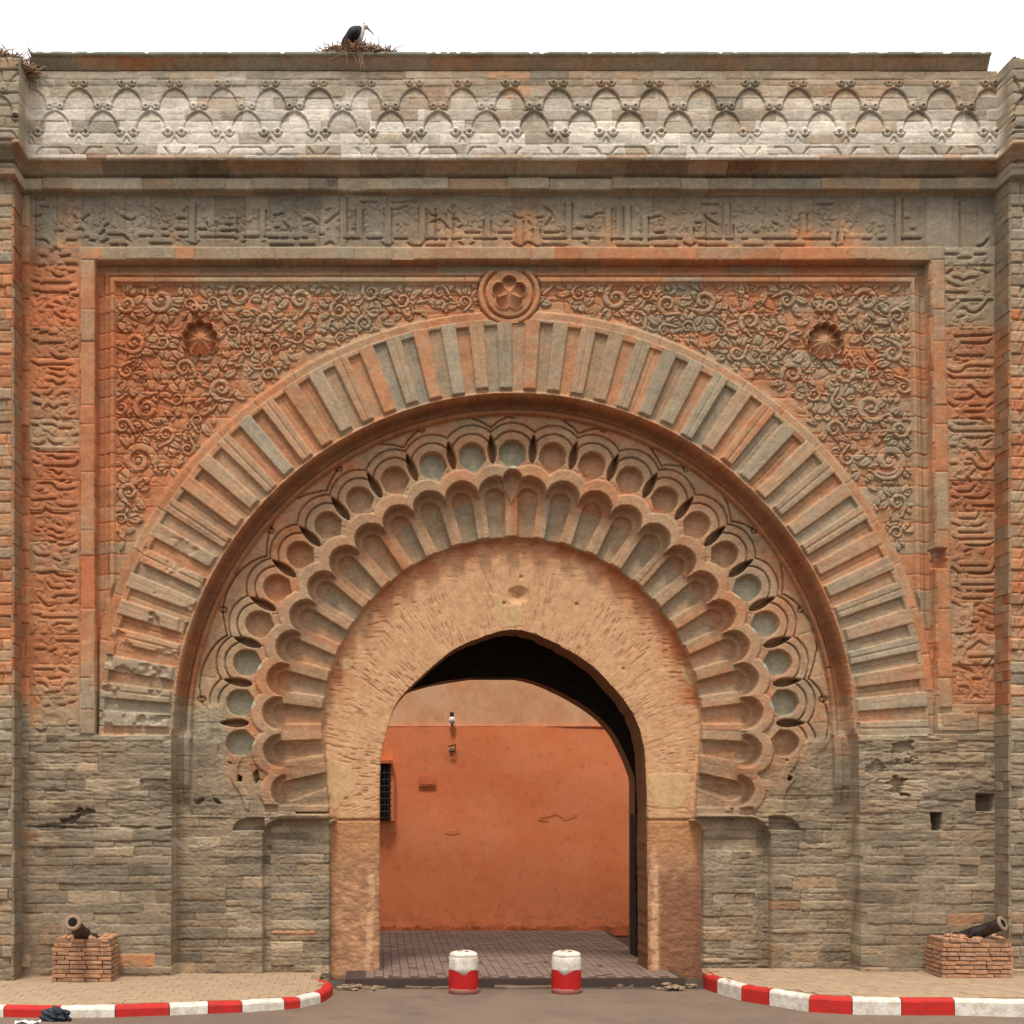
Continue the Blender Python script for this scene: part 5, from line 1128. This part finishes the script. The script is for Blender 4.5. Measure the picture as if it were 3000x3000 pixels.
# ---------------------------------------------------------------- cannons on brick plinths
def plinth(x0, x1, yb, z0, n, lab, seed):
    a = gnd(x0, yb, z0); b = gnd(x1, yb, z0); wd = b[0]-a[0]; dp_ = .62; rr = random.Random(seed)
    root = empty('brick_plinth', ((a[0]+b[0])/2, a[1]+dp_/2, z0)); tag(root, lab, 'plinth')
    ch = .062; nb = 4
    bm = bmesh.new(); box(bm, -wd/2+.03, wd/2-.03, -dp_/2+.03, dp_/2-.03, -.05, ch*n-.02); bm_obj('mortar_core', bm, M['mortar'], root)
    ms = []
    for k in range(5):
        bm = bmesh.new(); box(bm, -.5, .5, -.5, .5, -.5, .5); bmesh.ops.bevel(bm, geom=bm.edges[:], offset=.06, segments=1)
        r2 = random.Random(k+seed)
        for v in bm.verts: v.co += Vector((r2.uniform(-.04, .04), r2.uniform(-.04, .04), r2.uniform(-.07, .07)))
        me = bpy.data.meshes.new('brick'); bm.to_mesh(me); bm.free(); me.materials.append(M['brick'] if k < 3 else M['brick2']); ms.append(me)
    for c in range(n):
        z = c*ch+ch/2; inset_ = .0 if c < n-1 else .03
        taper = 1-.05*max(0, c-n+3)
        for side in ('f', 'b'):
            yy = (-dp_/2+.05) if side == 'f' else (dp_/2-.05); x = -wd/2*taper+(0 if c % 2 else -.07)
            while x < wd/2*taper-.03:
                L = rr.uniform(.17, .25) if (x > -wd/2*taper+.01 or c % 2) else .14
                xe = min(x+L, wd/2*taper)
                xs_ = max(x, -wd/2*taper)
                if xe-xs_ > .04 and not (c == n-1 and rr.random() < .25):
                    o = mesh_obj('brick', rr.choice(ms), None, root, ((xs_+xe)/2, yy+rr.uniform(-.012, .012), z+rr.uniform(-.004, .004)))
                    o.scale = (xe-xs_-.014, .11, ch-.016); o.rotation_euler = (rr.uniform(-.05, .05), rr.uniform(-.03, .03), rr.uniform(-.05, .05))
                x = xe
        for sx in (-1, 1):
            y = -dp_/2+.12
            while y < dp_/2-.12:
                L = rr.uniform(.12, .2); ye = min(y+L, dp_/2-.1)
                o = mesh_obj('brick', rr.choice(ms), None, root, (sx*(wd/2*taper-.055), (y+ye)/2, z+rr.uniform(-.004, .004)))
                o.scale = (.11, ye-y-.014, ch-.016); o.rotation_euler = (0, rr.uniform(-.04, .04), rr.uniform(-.04, .04)); y = ye+.001
    bm = bmesh.new()
    for k in range(26): lump(bm, (rr.uniform(-wd/2+.06, wd/2-.06), rr.uniform(-dp_/2+.06, dp_/2-.06), ch*n+rr.uniform(-.03, .01)), rr.uniform(.03, .08), rr, .5)
    o = bm_obj('rubble_top', bm, M['brick2'], root); o['kind'] = 'stuff'
    return root, ch*n
def cannon(muz, tail, r_, lab):
    m_, t_ = Vector(muz), Vector(tail); L = (m_-t_).length
    root = empty('cannon', t_); tag(root, lab, 'cannon')
    dv = (m_-t_).normalized(); q = dv.to_track_quat('Z', 'Y').to_matrix().to_4x4()
    def part(nm, prof, m, seg=28):
        bm = bmesh.new(); lathe(bm, prof, seg); bmesh.ops.transform(bm, matrix=q, verts=bm.verts); return bm_obj(nm, bm, m, root, True)
    part('barrel', [(.02, -.12), (.045, -.10), (.03, -.06), (r_*.9, -.03), (r_*1.22, 0), (r_*1.22, L*.06), (r_*1.08, L*.08), (r_*1.05, L*.4), (r_*1.12, L*.42), (r_*1.0, L*.45), (r_*.84, L*.86), (r_*.9, L*.9), (r_*1.0, L*.96)], M['iron'])
    bm = bmesh.new(); pr2 = [(r_*.98, L*.95), (r_*1.1, L*.975), (r_*1.08, L), (r_*.62, L*1.004), (r_*.56, L*.99), (r_*.54, L*.93)]
    lathe(bm, pr2, 32); bmesh.ops.transform(bm, matrix=q, verts=bm.verts); bm_obj('muzzle', bm, M['muzz'], root, True)
    bm = bmesh.new(); lathe(bm, [(r_*.55, L*.94), (r_*.55, L*1.0065-.004*0)], 24); bmesh.ops.transform(bm, matrix=q, verts=bm.verts); bm_obj('bore', bm, M['bore'], root)
    bm = bmesh.new(); side = dv.cross(Vector((0, 0, 1))).normalized(); c = dv*L*.43; tube(bm, [c-side*r_*1.9, c+side*r_*1.9], r_*.35, 10); bm_obj('trunnion', bm, M['iron'], root)
pL, hL = plinth(98, 210, 1853.5, 0, 10, 'block of rough red bricks on the left pavement, beneath the cannon aimed at the viewer', 4)
m1 = Vector(unp(137, 1740, -.95)); t1 = Vector(unp(170, 1782, .05))
cannon(m1, t1, .108, 'small black iron cannon on the left plinth, its round muzzle facing the viewer')
pR, hR = plinth(1777, 1912, 1846, ZP, 9, 'wider block of rough red bricks on the right pavement, beneath the slanting cannon', 8)
m2 = Vector(unp(1893, 1742, -.75)); t2 = Vector(unp(1806, 1774, -.25))
cannon(m2, t2, .100, 'dark iron cannon on the right plinth slanting up to the right')
# ---------------------------------------------------------------- storks' nests and stork
def nest(c, rx, rz, n, lab, seed, longn=14, drop=0):
    root = empty('bird_nest', c); tag(root, lab, 'nest'); rr = random.Random(seed); bm = bmesh.new()
    for k in range(n):
        a = rr.uniform(0, 6.28); rad_ = rr.random()**.5; p = Vector((math.cos(a)*rx*rad_, math.sin(a)*.4*rad_, rr.uniform(0, rz)*(1-.75*rad_)))
        L = rr.uniform(.12, .35); dr = Vector((rr.gauss(0, 1), rr.gauss(0, .8), rr.gauss(0, .30))).normalized(); bend = Vector((0, 0, rr.uniform(-.03, .02)))
        tube(bm, [p-dr*L/2, p+bend, p+dr*L/2], [.007, .009, .005], 3, False)
    o = bm_obj('twig_mass', bm, M['twig'], root); o['kind'] = 'stuff'
    for k in range(longn):
        bm = bmesh.new(); a = rr.uniform(-1, 1); p = Vector((a*rx*.8, -.2*rr.random(), rz*.3)); dr = Vector((a*1.2+rr.gauss(0, .3), rr.gauss(0, .3), rr.uniform(.15, .8) if k >= drop else rr.uniform(-1.0, -.3))).normalized(); L = rr.uniform(.2, .42)
        if k < drop: p = Vector((rr.uniform(-.15, .25), -.42, -.02)); dr.y = -.05
        tube(bm, [p, p+dr*L*.6+Vector((0, 0, .015)), p+dr*L], [.006, .005, .002], 4); bm_obj('twig', bm, M['twig'], root)
    return root
ctop = (GY-py(98, .4))/S
nc = unp(672, 97, .05); nest((nc[0], -.02, ctop+.0), .60, .34, 1300, 'long low twig nest on the gate parapet, the stork standing in it', 3, 16, 6)
lc = unp(8, 150, .0); nest((lc[0]+.05, -.35, (GY-Y_FR0)/S-.12), .52, .42, 800, 'tangled twig nest on the left tower at the picture edge', 5, 16)
bmN = bmesh.new()
def stork(c):
    root = empty('stork', c); root.scale = (1.1, 1.1, 1.1); tag(root, 'hunched stork with black wings and white breast standing on the nest', 'stork')
    def skin(nm, pts, rads, m):
        bm = bmesh.new(); P = [Vector(p) for p in pts]; out = []; rs = []
        n = 22
        for k in range(n+1):
            t = k/n*(len(P)-1); i = min(int(t), len(P)-2); f = t-i
            p0, p1, p2, p3 = P[max(i-1, 0)], P[i], P[i+1], P[min(i+2, len(P)-1)]
            out.append(.5*((2*p1)+(p2-p0)*f+(2*p0-5*p1+4*p2-p3)*f*f+(3*p1-p0-3*p2+p3)*f**3)); rs.append(rads[i]+(rads[i+1]-rads[i])*(f*f*(3-2*f)))
        tube(bm, out, rs, 14); return bm_obj(nm, bm, m, root, True)
    skin('body', [(-.14, .0, .08), (-.09, 0, .13), (0, 0, .21), (.05, 0, .28), (.075, 0, .325), (.10, 0, .345), (.125, 0, .345), (.145, 0, .33)], [.015, .05, .088, .062, .040, .036, .038, .018], M['white'])
    skin('wing', [(-.20, -.04, .03), (-.13, -.075, .12), (-.03, -.085, .22), (.045, -.05, .31)], [.008, .06, .085, .03], M['black'])
    skin('wing', [(-.20, .04, .03), (-.13, .075, .12), (-.03, .085, .22), (.045, .05, .31)], [.008, .06, .085, .03], M['black'])
    skin('tail', [(-.24, 0, .03), (-.17, 0, .09), (-.08, 0, .14)], [.012, .035, .03], M['black'])
    skin('crown', [(.06, 0, .35), (.10, 0, .368), (.14, 0, .35)], [.012, .026, .012], M['black'])
    bm = bmesh.new(); tube(bm, [(.14, 0, .335), (.19, 0, .285), (.235, 0, .235)], [.014, .009, .002], 8); bm_obj('beak', bm, M['beak'], root, True)
    for s_ in (-1, 1):
        bm = bmesh.new(); tube(bm, [(0, s_*.035, .16), (.01, s_*.035, .05), (-.01, s_*.035, -.08)], [.014, .009, .008], 6)
        for a in (-.5, 0, .5): tube(bm, [(-.01, s_*.035, -.08), (-.01+.06*math.cos(a), s_*.035+.06*math.sin(a), -.085)], [.006, .004], 4)
        bm_obj('leg', bm, M['beak'], root)
    for s_ in (-1, 1):
        bm = bmesh.new(); bmesh.ops.create_icosphere(bm, subdivisions=1, radius=.006); bmesh.ops.translate(bm, vec=(.12, s_*.036, .352), verts=bm.verts); bm_obj('eye', bm, M['black'], root)
sp = unp(673, 84, .0); stork((sp[0], -.12, ctop+.13))
# second bird lying low in the nest
c2 = unp(710, 92, 0); ck = empty('stork', (c2[0], .05, ctop+.02)); tag(ck, 'young stork lying low in the nest to the right of the standing one', 'stork')
bm = bmesh.new(); tube(bm, [(-.17, 0, .10), (-.12, 0, .13), (0, 0, .10), (.12, 0, .05), (.2, 0, .02)], [.02, .05, .075, .05, .01], 12); bm_obj('body', bm, mat('young_feather', (150, 112, 86), noise=.2, scale=20, c2=(196, 176, 158)), ck, True)
bm = bmesh.new(); tube(bm, [(-.15, -.01, .15), (-.19, -.01, .13), (-.25, -.01, .09)], [.012, .008, .002], 6); bm_obj('beak', bm, M['black'], ck, True)
# ---------------------------------------------------------------- litter by the left kerb
g = gnd(103, 1926, ZR); bag = empty('plastic_bag', g); tag(bag, 'crumpled black plastic bag lying against the left kerb', 'bag')
bm = bmesh.new(); bmesh.ops.create_icosphere(bm, subdivisions=4, radius=1); rr = random.Random(2)
for v in bm.verts:
    p = v.co; k = 1+.16*math.sin(p.x*7+p.y*5)+.12*math.sin(p.z*9+p.x*4)+rr.uniform(-.035, .035); v.co = Vector((p.x*.17*k, p.y*.1*k, max(p.z, -.35)*.11*k+.05))
bm_obj('bag_body', bm, M['bag'], bag)
bm = bmesh.new(); tube(bm, [(.1, -.02, .06), (.17, -.03, .05), (.2, -.05, .015)], [.03, .02, .03], 7); bm_obj('bag_neck', bm, M['bag'], bag)
g = gnd(52, 1930, ZR)
bm = bmesh.new(); bmesh.ops.create_grid(bm, x_segments=6, y_segments=4, size=.5)
for v in bm.verts: v.co = Vector((v.co.x*.30, v.co.y*.14, .012+.02*math.sin(v.co.x*9)*math.cos(v.co.y*7)))
pp_ = bm_obj('paper_scrap', bm, M['paper'], None, loc=g); tag(pp_, 'flat white scrap of paper on the road left of the black bag', 'litter')
